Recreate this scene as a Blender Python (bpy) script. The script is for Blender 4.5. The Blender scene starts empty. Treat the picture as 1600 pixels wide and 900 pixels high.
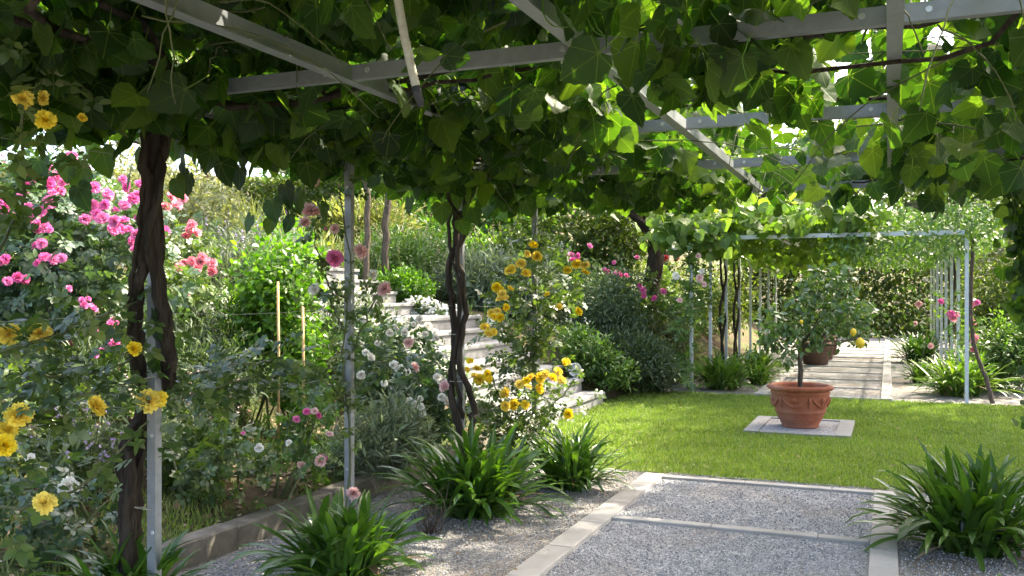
import bpy, math, random
import numpy as np
from mathutils import Vector, noise as mnoise

random.seed(11)
rng = np.random.default_rng(11)
PI = math.pi
SC = bpy.context.scene
COL = SC.collection
R = math.radians

# ------------------------------------------------------------------ camera
CAM_H = 1.5
F_PX = 1430.0
YAW = math.atan(588.0 / F_PX)
FWD = np.array([-math.sin(YAW), math.cos(YAW), 0.0])
RGT = np.array([math.cos(YAW), math.sin(YAW), 0.0])
cam_d = bpy.data.cameras.new('camera')
cam = bpy.data.objects.new('camera', cam_d)
COL.objects.link(cam)
cam.location = (0, 0, CAM_H)
cam.rotation_euler = (R(90), 0, YAW)
cam_d.sensor_width = 36
cam_d.lens = F_PX / 1600 * 36
cam_d.shift_y = 10 / 1600
cam_d.clip_end = 2000
cam_d.clip_start = 0.05
SC.camera = cam


def ray(u, v):
    return FWD + RGT * ((u - 800) / F_PX) + np.array([0, 0, (460 - v) / F_PX])


def at(u, v, d):
    return np.array([0, 0, CAM_H]) + ray(u, v) * d


# ------------------------------------------------------------------ terrain
PA = ([-1, 0, 1.5, 4, 10, 40, 200], [0.06, .10, .34, 1.65, 3.2, 8, 20])
PB = ([-1, 0, 1.9, 2.9, 10, 40, 200], [0.0, .03, 1.12, 1.32, 3.3, 8, 20])


def sstep(a, b, x):
    t = np.clip((x - a) / (b - a), 0, 1)
    return t * t * (3 - 2 * t)


def terrain(X, Y):
    X = np.asarray(X, float); Y = np.asarray(Y, float)
    s = -3.67 - X
    w = sstep(7.2, 9.2, Y)
    z = (1 - w) * np.interp(s, *PA) + w * np.interp(s, *PB)
    z = np.where(s < 0, 0.0, z)
    # foot of the bank sinks a little under the flight of steps
    inst = sstep(8.6, 9.0, Y) * (1 - sstep(12.05, 12.3, Y)) * sstep(-.1, .3, s) * (1 - sstep(4.5, 5.5, s))
    z = z - .35 * inst
    bump = 0.05 * np.sin(X * 1.7 + 1.3 * np.sin(Y * .9)) * np.cos(Y * 1.3 + X * .6)
    z = z + bump * sstep(.3, 1.5, s)
    z = z + np.clip(Y - 36, 0, None) * .10 + np.clip(X - 9, 0, None) * .05
    return z


def tz(x, y):
    return float(terrain(x, y))


def bank(u, v, dmin=3.0):
    r = ray(u, v); d = dmin
    while d < 120:
        p = np.array([0, 0, CAM_H]) + r * d
        if p[2] <= tz(p[0], p[1]):
            return p
        d += .03
    return at(u, v, 40)


# ------------------------------------------------------------------ scene helpers
def tag(o, label=None, cat=None, group=None, kind=None):
    if label: o['label'] = label
    if cat: o['category'] = cat
    if group: o['group'] = group
    if kind: o['kind'] = kind
    return o


def empty(name, loc, label=None, cat=None, group=None, rz=0):
    o = bpy.data.objects.new(name, None)
    o.empty_display_size = .1
    COL.objects.link(o)
    o.location = tuple(map(float, loc)); o.rotation_euler = (0, 0, rz)
    return tag(o, label, cat, group)


def copy_tree(o, parent=None):
    c = o.copy(); COL.objects.link(c); c.parent = parent
    for ch in list(o.children):
        copy_tree(ch, c)
    return c


class MB:
    """collects pieces and links them as ONE mesh object"""
    def __init__(self):
        self.V = []; self.L = []; self.T = []; self.U = []; self.M = []; self.n = 0

    def add(self, V, faces, uv=None, mat=0):
        V = np.asarray(V, float)
        loops = np.array([i for f in faces for i in f], np.int64)
        tot = np.array([len(f) for f in faces], np.int64)
        self.V.append(V); self.L.append(loops + self.n); self.T.append(tot)
        if uv is None: uv = np.zeros((len(V), 2))
        self.U.append(np.asarray(uv, float)[loops]); self.M.append(np.full(len(tot), mat))
        self.n += len(V)

    def scatter(self, tpl, Rm, P, S, mat=0):
        """tpl=(V,faces,uv); Rm (M,3,3) columns = local axes; P (M,3); S (M,)"""
        V, faces, uv = tpl
        V = np.asarray(V, float); M = len(P)
        if M == 0: return
        S = np.broadcast_to(np.asarray(S, float), (M,))
        W = np.einsum('mij,nj->mni', Rm, V) * S[:, None, None] + np.asarray(P)[:, None, :]
        loops = np.array([i for f in faces for i in f], np.int64)
        tot = np.array([len(f) for f in faces], np.int64)
        nv = len(V)
        self.V.append(W.reshape(-1, 3))
        self.L.append((loops[None, :] + (np.arange(M) * nv)[:, None]).ravel() + self.n)
        self.T.append(np.tile(tot, M))
        self.U.append(np.tile(np.asarray(uv, float)[loops], (M, 1)))
        self.M.append(np.full(len(tot) * M, mat))
        self.n += nv * M

    def scatter_var(self, tpls, Rm, P, S, mat=0):
        S = np.broadcast_to(np.asarray(S, float), (len(P),)); w_ = rng.integers(0, len(tpls), len(P))
        for i, t in enumerate(tpls):
            k = w_ == i; self.scatter(t, Rm[k], np.asarray(P)[k], S[k], mat)

    def grid(self, W, mat=0, close_u=False, uv=None):
        """W (M,a,b,3) a x b vertex grids, quads between"""
        M, a, b, _ = W.shape
        idx = np.arange(a * b).reshape(a, b)
        if close_u:
            idx = np.vstack([idx, idx[:1]])
        q = np.stack([idx[:-1, :-1], idx[1:, :-1], idx[1:, 1:], idx[:-1, 1:]], -1).reshape(-1, 4)
        loops = q.ravel()
        self.V.append(W.reshape(-1, 3))
        self.L.append((loops[None, :] + (np.arange(M) * a * b)[:, None]).ravel() + self.n)
        self.T.append(np.full(len(q) * M, 4))
        if uv is None:
            uu, vv = np.meshgrid(np.linspace(0, 1, a), np.linspace(0, 1, b), indexing='ij')
            uv = np.stack([uu, vv], -1).reshape(-1, 2)
        self.U.append(np.tile(uv[loops], (M, 1)))
        self.M.append(np.full(len(q) * M, mat))
        self.n += M * a * b

    def tube(self, pts, rad, n=7, mat=0, wob=0.0, cap=True):
        pts = np.asarray(pts, float); k = len(pts)
        rad = np.broadcast_to(np.asarray(rad, float), (k,))
        tan = np.gradient(pts, axis=0)
        tan /= np.linalg.norm(tan, axis=1)[:, None] + 1e-9
        ref = np.array([0, 0, 1.0]) if abs(tan[0, 2]) < .9 else np.array([1.0, 0, 0])
        W = np.zeros((k, n, 3)); a = ref
        ang = np.arange(n) / n * 2 * PI
        for i in range(k):
            b = np.cross(tan[i], a); b /= np.linalg.norm(b) + 1e-9
            a = np.cross(b, tan[i])
            rr = rad[i] * (1 + wob * rng.uniform(-1, 1, n))
            W[i] = pts[i] + (np.cos(ang) * rr)[:, None] * a + (np.sin(ang) * rr)[:, None] * b
        base = self.n
        self.V.append(W.reshape(-1, 3)); f = []; uvs = []
        L = np.arange(k * n).reshape(k, n)
        for i in range(k - 1):
            for j in range(n):
                j2 = (j + 1) % n
                f.append((L[i, j], L[i, j2], L[i + 1, j2], L[i + 1, j]))
        if cap:
            f.append(tuple(L[0][::-1])); f.append(tuple(L[-1]))
        loops = np.array([i for q in f for i in q])
        length = np.concatenate([[0], np.cumsum(np.linalg.norm(np.diff(pts, axis=0), axis=1))])
        uv = np.stack([np.tile(np.arange(n) / n, k), np.repeat(length, n)], -1)
        self.L.append(loops + base); self.T.append(np.array([len(q) for q in f]))
        self.U.append(uv[loops]); self.M.append(np.full(len(f), mat)); self.n += k * n

    def box(self, lo, hi, mat=0, bev=0.0):
        x0, y0, z0 = lo; x1, y1, z1 = hi
        if bev <= 0:
            V = [(x0, y0, z0), (x1, y0, z0), (x1, y1, z0), (x0, y1, z0), (x0, y0, z1), (x1, y0, z1), (x1, y1, z1), (x0, y1, z1)]
            F = [(3, 2, 1, 0), (4, 5, 6, 7), (0, 1, 5, 4), (1, 2, 6, 5), (2, 3, 7, 6), (3, 0, 4, 7)]
        else:
            b = bev
            V = [(x0, y0, z0), (x1, y0, z0), (x1, y1, z0), (x0, y1, z0),
                 (x0, y0, z1 - b), (x1, y0, z1 - b), (x1, y1, z1 - b), (x0, y1, z1 - b),
                 (x0 + b, y0 + b, z1), (x1 - b, y0 + b, z1), (x1 - b, y1 - b, z1), (x0 + b, y1 - b, z1)]
            F = [(3, 2, 1, 0), (8, 9, 10, 11)]
            for i in range(4):
                j = (i + 1) % 4
                F += [(i, j, 4 + j, 4 + i), (4 + i, 4 + j, 8 + j, 8 + i)]
        self.add(V, F, None, mat)

    def lathe(self, prof, n=32, mat=0, c=(0, 0, 0)):
        prof = np.asarray(prof, float)
        ang = np.arange(n) / n * 2 * PI
        W = np.zeros((n, len(prof), 3))
        W[:, :, 0] = c[0] + np.cos(ang)[:, None] * prof[None, :, 0]
        W[:, :, 1] = c[1] + np.sin(ang)[:, None] * prof[None, :, 0]
        W[:, :, 2] = c[2] + prof[None, :, 1]
        self.grid(W[None], mat, close_u=True)

    def build(self, name, mats, parent=None, smooth=False, loc=None):
        me = bpy.data.meshes.new(name)
        if not isinstance(mats, (list, tuple)): mats = [mats]
        if self.V:
            V = np.concatenate(self.V); L = np.concatenate(self.L); T = np.concatenate(self.T)
            if loc is not None: V = V - np.asarray(loc, float)
            me.vertices.add(len(V)); me.vertices.foreach_set('co', V.astype(np.float32).ravel())
            me.loops.add(len(L)); me.loops.foreach_set('vertex_index', L.astype(np.int32))
            me.polygons.add(len(T))
            st = np.concatenate([[0], np.cumsum(T)[:-1]])
            me.polygons.foreach_set('loop_start', st.astype(np.int32))
            me.polygons.foreach_set('loop_total', T.astype(np.int32))
            uvl = me.uv_layers.new(name='UVMap')
            uvl.data.foreach_set('uv', np.concatenate(self.U).astype(np.float32).ravel())
            if len(mats) > 1:
                me.polygons.foreach_set('material_index', np.concatenate(self.M).astype(np.int32))
            sm_ = smooth or name in ('foliage', 'crown', 'agapanthus')
            me.polygons.foreach_set('use_smooth', np.full(len(T), sm_))
            me.update(calc_edges=True)
        for m in mats: me.materials.append(m)
        o = bpy.data.objects.new(name, me)
        COL.objects.link(o)
        if loc is not None and parent is None: o.location = tuple(map(float, loc))
        if parent is not None: o.parent = parent
        return o


def unit(a):
    return a / (np.linalg.norm(a, axis=-1, keepdims=True) + 1e-9)


def frames(tip, nrm):
    """local y -> tip, local z ~ nrm"""
    t = unit(tip); n = nrm - (nrm * t).sum(-1, keepdims=True) * t
    n = unit(n); s = np.cross(t, n)
    return np.stack([s, t, n], -1)


def rdir(n):
    return unit(rng.normal(size=(n, 3)))


# ------------------------------------------------------------------ materials
def newmat(name):
    m = bpy.data.materials.new(name); m.use_nodes = True
    nt = m.node_tree; nt.nodes.clear()
    out = nt.nodes.new('ShaderNodeOutputMaterial')
    return m, nt, out


def N(nt, t, **kw):
    n = nt.nodes.new(t)
    for k, v in kw.items():
        if k.startswith('i_'):
            n.inputs[k[2:].replace('_', ' ')].default_value = v
        else:
            setattr(n, k, v)
    return n


def c4(c): return (c[0], c[1], c[2], 1)


def ramp(nt, fac, stops):
    r = nt.nodes.new('ShaderNodeValToRGB')
    el = r.color_ramp.elements
    while len(el) < len(stops): el.new(.5)
    for e, (p, c) in zip(el, stops):
        e.position = p; e.color = c4(c)
    nt.links.new(fac, r.inputs['Fac'])
    return r.outputs['Color']


def mixc(nt, fac, a, b, mode='MIX'):
    m = nt.nodes.new('ShaderNodeMix'); m.data_type = 'RGBA'; m.blend_type = mode
    for s, v in ((m.inputs['Factor'], fac), (m.inputs[6], a), (m.inputs[7], b)):
        if isinstance(v, (int, float)): s.default_value = v
        elif isinstance(v, tuple): s.default_value = c4(v)
        else: nt.links.new(v, s)
    return m.outputs[2]


def math_n(nt, op, a, b=None, c=None, clamp=False):
    m = nt.nodes.new('ShaderNodeMath'); m.operation = op; m.use_clamp = clamp
    for i, v in enumerate((a, b, c)):
        if v is None: continue
        if isinstance(v, (int, float)): m.inputs[i].default_value = v
        else: nt.links.new(v, m.inputs[i])
    return m.outputs[0]


def obj_coord(nt):
    return nt.nodes.new('ShaderNodeTexCoord').outputs['Object']


def geo_pos(nt):
    return nt.nodes.new('ShaderNodeNewGeometry').outputs['Position']


def noise(nt, vec, scale, detail=3, rough=.55, out='Fac'):
    n = N(nt, 'ShaderNodeTexNoise'); n.inputs['Scale'].default_value = scale
    n.inputs['Detail'].default_value = detail; n.inputs['Roughness'].default_value = rough
    nt.links.new(vec, n.inputs['Vector'])
    return n.outputs[out]


def leaf_mat(name, cols, trans=.35, tcol=None, rough=.45, spec=.5, veins=False, back=None):
    """cols: 3 albedo colours over per-leaf random; trans: share of light let through"""
    m, nt, out = newmat(name)
    g = nt.nodes.new('ShaderNodeNewGeometry')
    rnd = g.outputs['Random Per Island']
    k = len(cols)
    col = ramp(nt, rnd, [(i / (k - 1), c) for i, c in enumerate(cols)])
    big = noise(nt, g.outputs['Position'], 1.6, 2)
    hv = N(nt, 'ShaderNodeHueSaturation')
    nt.links.new(math_n(nt, 'MULTIPLY_ADD', big, .9, .55), hv.inputs['Value'])
    nt.links.new(col, hv.inputs['Color'])
    col = hv.outputs['Color']
    if veins:
        uv = nt.nodes.new('ShaderNodeUVMap').outputs['UV']
        sx = nt.nodes.new('ShaderNodeSeparateXYZ'); nt.links.new(uv, sx.inputs[0])
        dx = math_n(nt, 'SUBTRACT', sx.outputs[0], .5); dy = math_n(nt, 'SUBTRACT', sx.outputs[1], .16)
        an = math_n(nt, 'ARCTAN2', dx, dy)
        w = math_n(nt, 'ABSOLUTE', math_n(nt, 'SINE', math_n(nt, 'MULTIPLY', an, 3.6)))
        rr = math_n(nt, 'SQRT', math_n(nt, 'ADD', math_n(nt, 'MULTIPLY', dx, dx), math_n(nt, 'MULTIPLY', dy, dy)))
        line = math_n(nt, 'MULTIPLY', w, rr)
        v = math_n(nt, 'SUBTRACT', 1.0, math_n(nt, 'MULTIPLY', line, 22), clamp=True)
        col = mixc(nt, math_n(nt, 'MULTIPLY', v, .38), col, (.22, .30, .10))
    p = N(nt, 'ShaderNodeBsdfPrincipled')
    nt.links.new(col, p.inputs['Base Color'])
    p.inputs['Roughness'].default_value = rough
    p.inputs['Specular IOR Level'].default_value = spec
    if veins:
        b = N(nt, 'ShaderNodeBump'); b.inputs['Strength'].default_value = .5; b.inputs['Distance'].default_value = .004
        nt.links.new(v, b.inputs['Height']); nt.links.new(b.outputs[0], p.inputs['Normal'])
    t = N(nt, 'ShaderNodeBsdfTranslucent')
    tc = mixc(nt, 1.0, col, tcol or (1.9, 2.0, .55), 'MULTIPLY')
    nt.links.new(tc, t.inputs['Color'])
    mx = N(nt, 'ShaderNodeMixShader'); mx.inputs[0].default_value = trans
    nt.links.new(p.outputs[0], mx.inputs[1]); nt.links.new(t.outputs[0], mx.inputs[2])
    nt.links.new(mx.outputs[0], out.inputs[0])
    return m


def petal_mat(name, inner, outer, trans=.3):
    m, nt, out = newmat(name)
    uv = nt.nodes.new('ShaderNodeUVMap').outputs['UV']
    sx = nt.nodes.new('ShaderNodeSeparateXYZ'); nt.links.new(uv, sx.inputs[0])
    col = ramp(nt, sx.outputs[1], [(0.0, inner), (.95, outer)])
    oi = nt.nodes.new('ShaderNodeObjectInfo')
    g = nt.nodes.new('ShaderNodeNewGeometry')
    hv = N(nt, 'ShaderNodeHueSaturation'); nt.links.new(col, hv.inputs['Color'])
    nt.links.new(math_n(nt, 'MULTIPLY_ADD', oi.outputs['Random'], .18, .93), hv.inputs['Saturation'])
    nt.links.new(math_n(nt, 'MULTIPLY_ADD', g.outputs['Random Per Island'], .3, .85), hv.inputs['Value'])
    p = N(nt, 'ShaderNodeBsdfPrincipled'); nt.links.new(hv.outputs[0], p.inputs['Base Color'])
    p.inputs['Roughness'].default_value = .6; p.inputs['Specular IOR Level'].default_value = .25
    t = N(nt, 'ShaderNodeBsdfTranslucent'); nt.links.new(hv.outputs[0], t.inputs['Color'])
    mx = N(nt, 'ShaderNodeMixShader'); mx.inputs[0].default_value = trans
    nt.links.new(p.outputs[0], mx.inputs[1]); nt.links.new(t.outputs[0], mx.inputs[2])
    nt.links.new(mx.outputs[0], out.inputs[0])
    return m


def rough_mat(name, c1, c2, scale=8, rough=.8, bump=.3, bdist=.01, detail=6, c3=None, spec=.3, stretch=None, metal=0):
    m, nt, out = newmat(name)
    vec = geo_pos(nt)
    if stretch:
        mp = N(nt, 'ShaderNodeMapping'); mp.inputs['Scale'].default_value = stretch
        nt.links.new(vec, mp.inputs[0]); vec = mp.outputs[0]
    f = noise(nt, vec, scale, detail, .65)
    col = ramp(nt, f, [(.3, c1), (.7, c2)])
    if c3:
        f2 = noise(nt, vec, scale * .23, 3)
        col = mixc(nt, math_n(nt, 'MULTIPLY', math_n(nt, 'SUBTRACT', f2, .45, clamp=True), 4, clamp=True), col, c3)
    p = N(nt, 'ShaderNodeBsdfPrincipled'); nt.links.new(col, p.inputs['Base Color'])
    p.inputs['Roughness'].default_value = rough; p.inputs['Specular IOR Level'].default_value = spec
    p.inputs['Metallic'].default_value = metal
    if bump:
        b = N(nt, 'ShaderNodeBump'); b.inputs['Strength'].default_value = bump; b.inputs['Distance'].default_value = bdist
        nt.links.new(noise(nt, vec, scale * 2.2, detail, .7), b.inputs['Height']); nt.links.new(b.outputs[0], p.inputs['Normal'])
    nt.links.new(p.outputs[0], out.inputs[0])
    return m


def gravel_mat(name, scale=95, tint=(1, 1, 1), dirt=.0):
    m, nt, out = newmat(name)
    vec = geo_pos(nt)
    vo = N(nt, 'ShaderNodeTexVoronoi'); vo.inputs['Scale'].default_value = scale
    nt.links.new(vec, vo.inputs['Vector'])
    sx = nt.nodes.new('ShaderNodeSeparateColor'); nt.links.new(vo.outputs['Color'], sx.inputs[0])
    t = lambda c: tuple(a * b for a, b in zip(c, tint))
    col = ramp(nt, sx.outputs[0], [(0, t((.15, .15, .16))), (.3, t((.25, .25, .26))), (.65, t((.34, .34, .345))), (1, t((.50, .495, .485)))])
    big = noise(nt, vec, 1.4, 4)
    col = mixc(nt, math_n(nt, 'MULTIPLY', math_n(nt, 'SUBTRACT', big, .48, clamp=True), 2.2 + dirt * 5, clamp=True), col, (.20, .16, .115))
    p = N(nt, 'ShaderNodeBsdfPrincipled'); nt.links.new(col, p.inputs['Base Color'])
    p.inputs['Roughness'].default_value = .8; p.inputs['Specular IOR Level'].default_value = .25
    b = N(nt, 'ShaderNodeBump'); b.inputs['Strength'].default_value = .9; b.inputs['Distance'].default_value = .012
    nt.links.new(math_n(nt, 'SUBTRACT', 1.0, vo.outputs['Distance']), b.inputs['Height']); nt.links.new(b.outputs[0], p.inputs['Normal'])
    nt.links.new(p.outputs[0], out.inputs[0])
    return m


def pebble_mat():
    m, nt, out = newmat('pebble')
    g = nt.nodes.new('ShaderNodeNewGeometry')
    col = ramp(nt, g.outputs['Random Per Island'], [(0, (.14, .143, .155)), (.3, (.225, .23, .245)), (.7, (.31, .315, .33)), (1, (.48, .48, .48))])
    p = N(nt, 'ShaderNodeBsdfPrincipled'); nt.links.new(col, p.inputs['Base Color'])
    p.inputs['Roughness'].default_value = .75
    nt.links.new(p.outputs[0], out.inputs[0])
    return m


M = {}
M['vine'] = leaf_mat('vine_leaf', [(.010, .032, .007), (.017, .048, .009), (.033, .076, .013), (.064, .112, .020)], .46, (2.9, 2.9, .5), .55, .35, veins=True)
M['vine_far'] = leaf_mat('vine_leaf_sunlit', [(.065, .125, .024), (.105, .175, .034), (.16, .225, .055)], .46, (1.7, 1.9, .45), .45, .5, veins=True)  # same grape leaf, albedo raised so the far vine looks sunlit
M['rose_leaf'] = leaf_mat('rose_leaf', [(.036, .070, .020), (.062, .105, .027), (.11, .15, .04)], .32, (1.8, 2.0, .5), .36, .6)
M['rose_leaf_light'] = leaf_mat('rose_leaf_light', [(.05, .10, .025), (.08, .15, .03), (.12, .19, .05)], .32, (1.8, 2.0, .5), .4, .5)
M['rose_leaf_blue'] = leaf_mat('rose_leaf_blue', [(.028, .062, .030), (.05, .092, .042), (.08, .13, .058)], .25, (1.8, 2.0, .6), .36, .6)
M['agap'] = leaf_mat('strap_leaf', [(.034, .085, .014), (.052, .115, .018), (.085, .155, .028)], .32, (1.8, 2.0, .4), .30, .6)
M['agap_light'] = leaf_mat('strap_leaf_light', [(.06, .13, .02), (.10, .18, .03), (.15, .21, .045)], .32, (1.7, 1.9, .45), .36, .5)
M['bright'] = leaf_mat('bright_leaf', [(.05, .13, .012), (.08, .18, .018), (.13, .23, .03)], .38, (1.8, 2.0, .4), .4, .5)
M['grey'] = leaf_mat('grey_green_leaf', [(.075, .105, .065), (.11, .14, .09), (.16, .19, .125)], .25, (1.5, 1.7, .8), .6, .3)
M['rosemary'] = leaf_mat('dark_needle_leaf', [(.038, .066, .030), (.060, .092, .044), (.095, .13, .068)], .22, (1.6, 1.8, .7), .55, .35)
M['hedge'] = leaf_mat('hedge_leaf', [(.03, .062, .012), (.06, .10, .018), (.12, .15, .03)], .35, (1.8, 1.8, .4), .5, .4)
M['tree'] = leaf_mat('tree_leaf', [(.045, .078, .018), (.08, .12, .026), (.13, .17, .042)], .38, (1.8, 2.0, .5), .5, .4)
M['olive'] = leaf_mat('olive_leaf', [(.13, .15, .075), (.20, .215, .105), (.28, .28, .145)], .30, (1.6, 1.7, .7), .55, .35)
M['lemon_leaf'] = leaf_mat('lemon_leaf', [(.045, .095, .036), (.075, .13, .048), (.12, .185, .065)], .3, (1.8, 2.0, .5), .33, .6)
M['grass'] = leaf_mat('grass_blade', [(.09, .16, .024), (.14, .21, .036), (.21, .26, .06)], .32, (1.6, 1.8, .5), .5, .35)
M['dry_grass'] = leaf_mat('dry_grass_blade', [(.09, .13, .032), (.15, .19, .055), (.25, .26, .10)], .3, (1.5, 1.5, .7), .6, .3)
M['litter'] = leaf_mat('dead_leaf', [(.10, .06, .035), (.19, .125, .075), (.36, .27, .18)], .1, (1.3, 1.2, .9), .7, .2)
M['catmint'] = leaf_mat('soft_grey_leaf', [(.12, .16, .10), (.17, .21, .14), (.23, .26, .19)], .3, (1.3, 1.5, .8), .65, .25)
M['flower_mix'] = leaf_mat('pale_petal', [(.55, .30, .30), (.62, .50, .40), (.70, .62, .52)], .4, (1.1, 1.0, .9), .6, .2)
M['mauve'] = leaf_mat('mauve_petal', [(.30, .22, .42), (.42, .33, .55), (.5, .45, .6)], .3, (1.1, 1.0, 1.1), .6, .2)
M['white_petal_s'] = leaf_mat('small_white_petal', [(.66, .66, .62), (.76, .76, .72), (.8, .8, .78)], .3, (1, 1, .95), .6, .2)
M['p_yellow'] = petal_mat('yellow_petal', (.85, .52, .02), (.86, .69, .10), .27)
M['p_pink'] = petal_mat('pink_petal', (.62, .05, .23), (.80, .22, .47), .3)
M['p_coral'] = petal_mat('coral_petal', (.76, .13, .22), (.85, .33, .40), .3)
M['p_pale'] = petal_mat('blush_petal', (.72, .18, .24), (.80, .58, .54), .28)
M['p_white'] = petal_mat('white_petal', (.78, .70, .52), (.80, .78, .72), .28)
M['p_red'] = petal_mat('red_petal', (.50, .02, .04), (.65, .06, .08), .2)
M['stem'] = rough_mat('rose_stem', (.05, .075, .025), (.11, .11, .05), 20, .6, .2)
M['bark'] = rough_mat('vine_bark', (.020, .016, .012), (.070, .056, .043), 22, .9, 1.0, .02, 8, (.10, .082, .064), .1, (3.2, 3.2, .35))
M['tbark'] = rough_mat('tree_bark', (.05, .04, .03), (.16, .13, .10), 14, .9, .8, .03, 6, None, .1, (2.5, 2.5, .5))
M['dbark'] = rough_mat('dark_tree_bark', (.02, .016, .012), (.07, .055, .04), 14, .9, .8, .03, 6, None, .1, (2.5, 2.5, .5))
M['steel'] = rough_mat('galvanised_steel', (.21, .225, .24), (.28, .295, .31), 26, .42, .05, .002, 4, (.24, .25, .255), .5, None, .35)
M['steel_skylit'] = rough_mat('galvanised_steel_skylit', (.46, .49, .52), (.58, .61, .64), 26, .45, .05, .002, 4, (.45, .46, .47), .5, None, .2)  # same steel, sky light on the far posts put into a paler blue
M['lit_hole'] = rough_mat('lit_hole_pale', (.5, .5, .5), (.65, .65, .65), 30, .3, 0, .001, 2, None, .5, None, .6)  # pale colour standing for light seen through holes in the steel
M['wire'] = rough_mat('training_wire', (.24, .235, .22), (.36, .35, .33), 40, .5, 0, .001, 2)
M['twine'] = rough_mat('tie_cord', (.28, .26, .20), (.38, .36, .28), 40, .8, 0, .001, 2)
M['stone'] = rough_mat('paving_stone', (.265, .258, .245), (.35, .34, .322), 9, .75, .2, .004, 8, (.25, .235, .215), .3)
M['stair'] = rough_mat('pale_step_stone', (.175, .175, .175), (.235, .235, .23), 14, .7, .2, .004, 7, (.215, .212, .205), .3)
M['kerb'] = rough_mat('weathered_kerb', (.10, .088, .072), (.24, .215, .18), 12, .9, .5, .008, 8, (.07, .068, .05), .2)
M['terra'] = rough_mat('terracotta', (.22, .066, .034), (.34, .115, .062), 7, .85, .35, .006, 8, (.36, .19, .14), .25)
M['potsoil'] = rough_mat('potting_soil', (.02, .014, .010), (.06, .042, .03), 60, .95, .8, .01)
M['brownpot'] = rough_mat('brown_planter', (.085, .05, .035), (.15, .09, .065), 10, .8, .2, .005)
M['blackpot'] = rough_mat('black_plastic', (.02, .02, .021), (.035, .035, .036), 20, .5, 0, .001)
M['stake'] = rough_mat('bamboo_stake', (.42, .27, .11), (.58, .40, .19), 14, .7, .1, .002)
M['lamp'] = rough_mat('lamp_housing', (.36, .36, .36), (.45, .45, .45), 20, .4, 0, .001)
M['lens'] = rough_mat('lamp_lens', (.25, .26, .26), (.36, .37, .37), 20, .15, 0, .001, 2, None, .6)
M['hose'] = rough_mat('drip_hose', (.035, .028, .022), (.07, .055, .045), 30, .6, 0, .001)
M['lemon'] = rough_mat('lemon_skin', (.72, .46, .02), (.80, .58, .05), 60, .45, .2, .001)
M['gravel'] = gravel_mat('gravel', 88, (.88, .90, .93))
M['gravel_grey'] = gravel_mat('gravel_grey', 88, (.70, .69, .68), .2)
M['gravel_warm'] = gravel_mat('gravel_warm', 70, (.72, .69, .64), .30)
M['pebble'] = pebble_mat()
M['post_cap'] = M['steel']


def ground_mat():
    m, nt, out = newmat('ground_soil')
    vec = geo_pos(nt)
    f = noise(nt, vec, 7, 8, .7)
    soil = ramp(nt, f, [(.25, (.035, .024, .016)), (.55, (.085, .06, .04)), (.8, (.16, .12, .085))])
    g = noise(nt, vec, 1.1, 4, .6)
    gr = ramp(nt, noise(nt, vec, 30, 4), [(.3, (.04, .065, .018)), (.7, (.10, .12, .04))])
    col = mixc(nt, math_n(nt, 'MULTIPLY', math_n(nt, 'SUBTRACT', g, .42, clamp=True), 5, clamp=True), soil, gr)
    p = N(nt, 'ShaderNodeBsdfPrincipled'); nt.links.new(col, p.inputs['Base Color'])
    p.inputs['Roughness'].default_value = .95; p.inputs['Specular IOR Level'].default_value = .1
    b = N(nt, 'ShaderNodeBump'); b.inputs['Strength'].default_value = .8; b.inputs['Distance'].default_value = .04
    nt.links.new(noise(nt, vec, 16, 8, .75), b.inputs['Height']); nt.links.new(b.outputs[0], p.inputs['Normal'])
    nt.links.new(p.outputs[0], out.inputs[0])
    return m


def lawn_mat():
    m, nt, out = newmat('lawn_turf')
    vec = geo_pos(nt)
    col = ramp(nt, noise(nt, vec, 40, 6, .7), [(.3, (.07, .11, .018)), (.7, (.14, .18, .036))])
    col = mixc(nt, math_n(nt, 'MULTIPLY', math_n(nt, 'SUBTRACT', noise(nt, vec, 1.7, 4), .5, clamp=True), 3, clamp=True), col, (.13, .17, .035))
    p = N(nt, 'ShaderNodeBsdfPrincipled'); nt.links.new(col, p.inputs['Base Color'])
    p.inputs['Roughness'].default_value = .9; p.inputs['Specular IOR Level'].default_value = .1
    b = N(nt, 'ShaderNodeBump'); b.inputs['Strength'].default_value = .8; b.inputs['Distance'].default_value = .03
    nt.links.new(noise(nt, vec, 60, 5, .7), b.inputs['Height']); nt.links.new(b.outputs[0], p.inputs['Normal'])
    nt.links.new(p.outputs[0], out.inputs[0])
    return m


M['ground'] = ground_mat(); M['lawn'] = lawn_mat()

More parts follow.
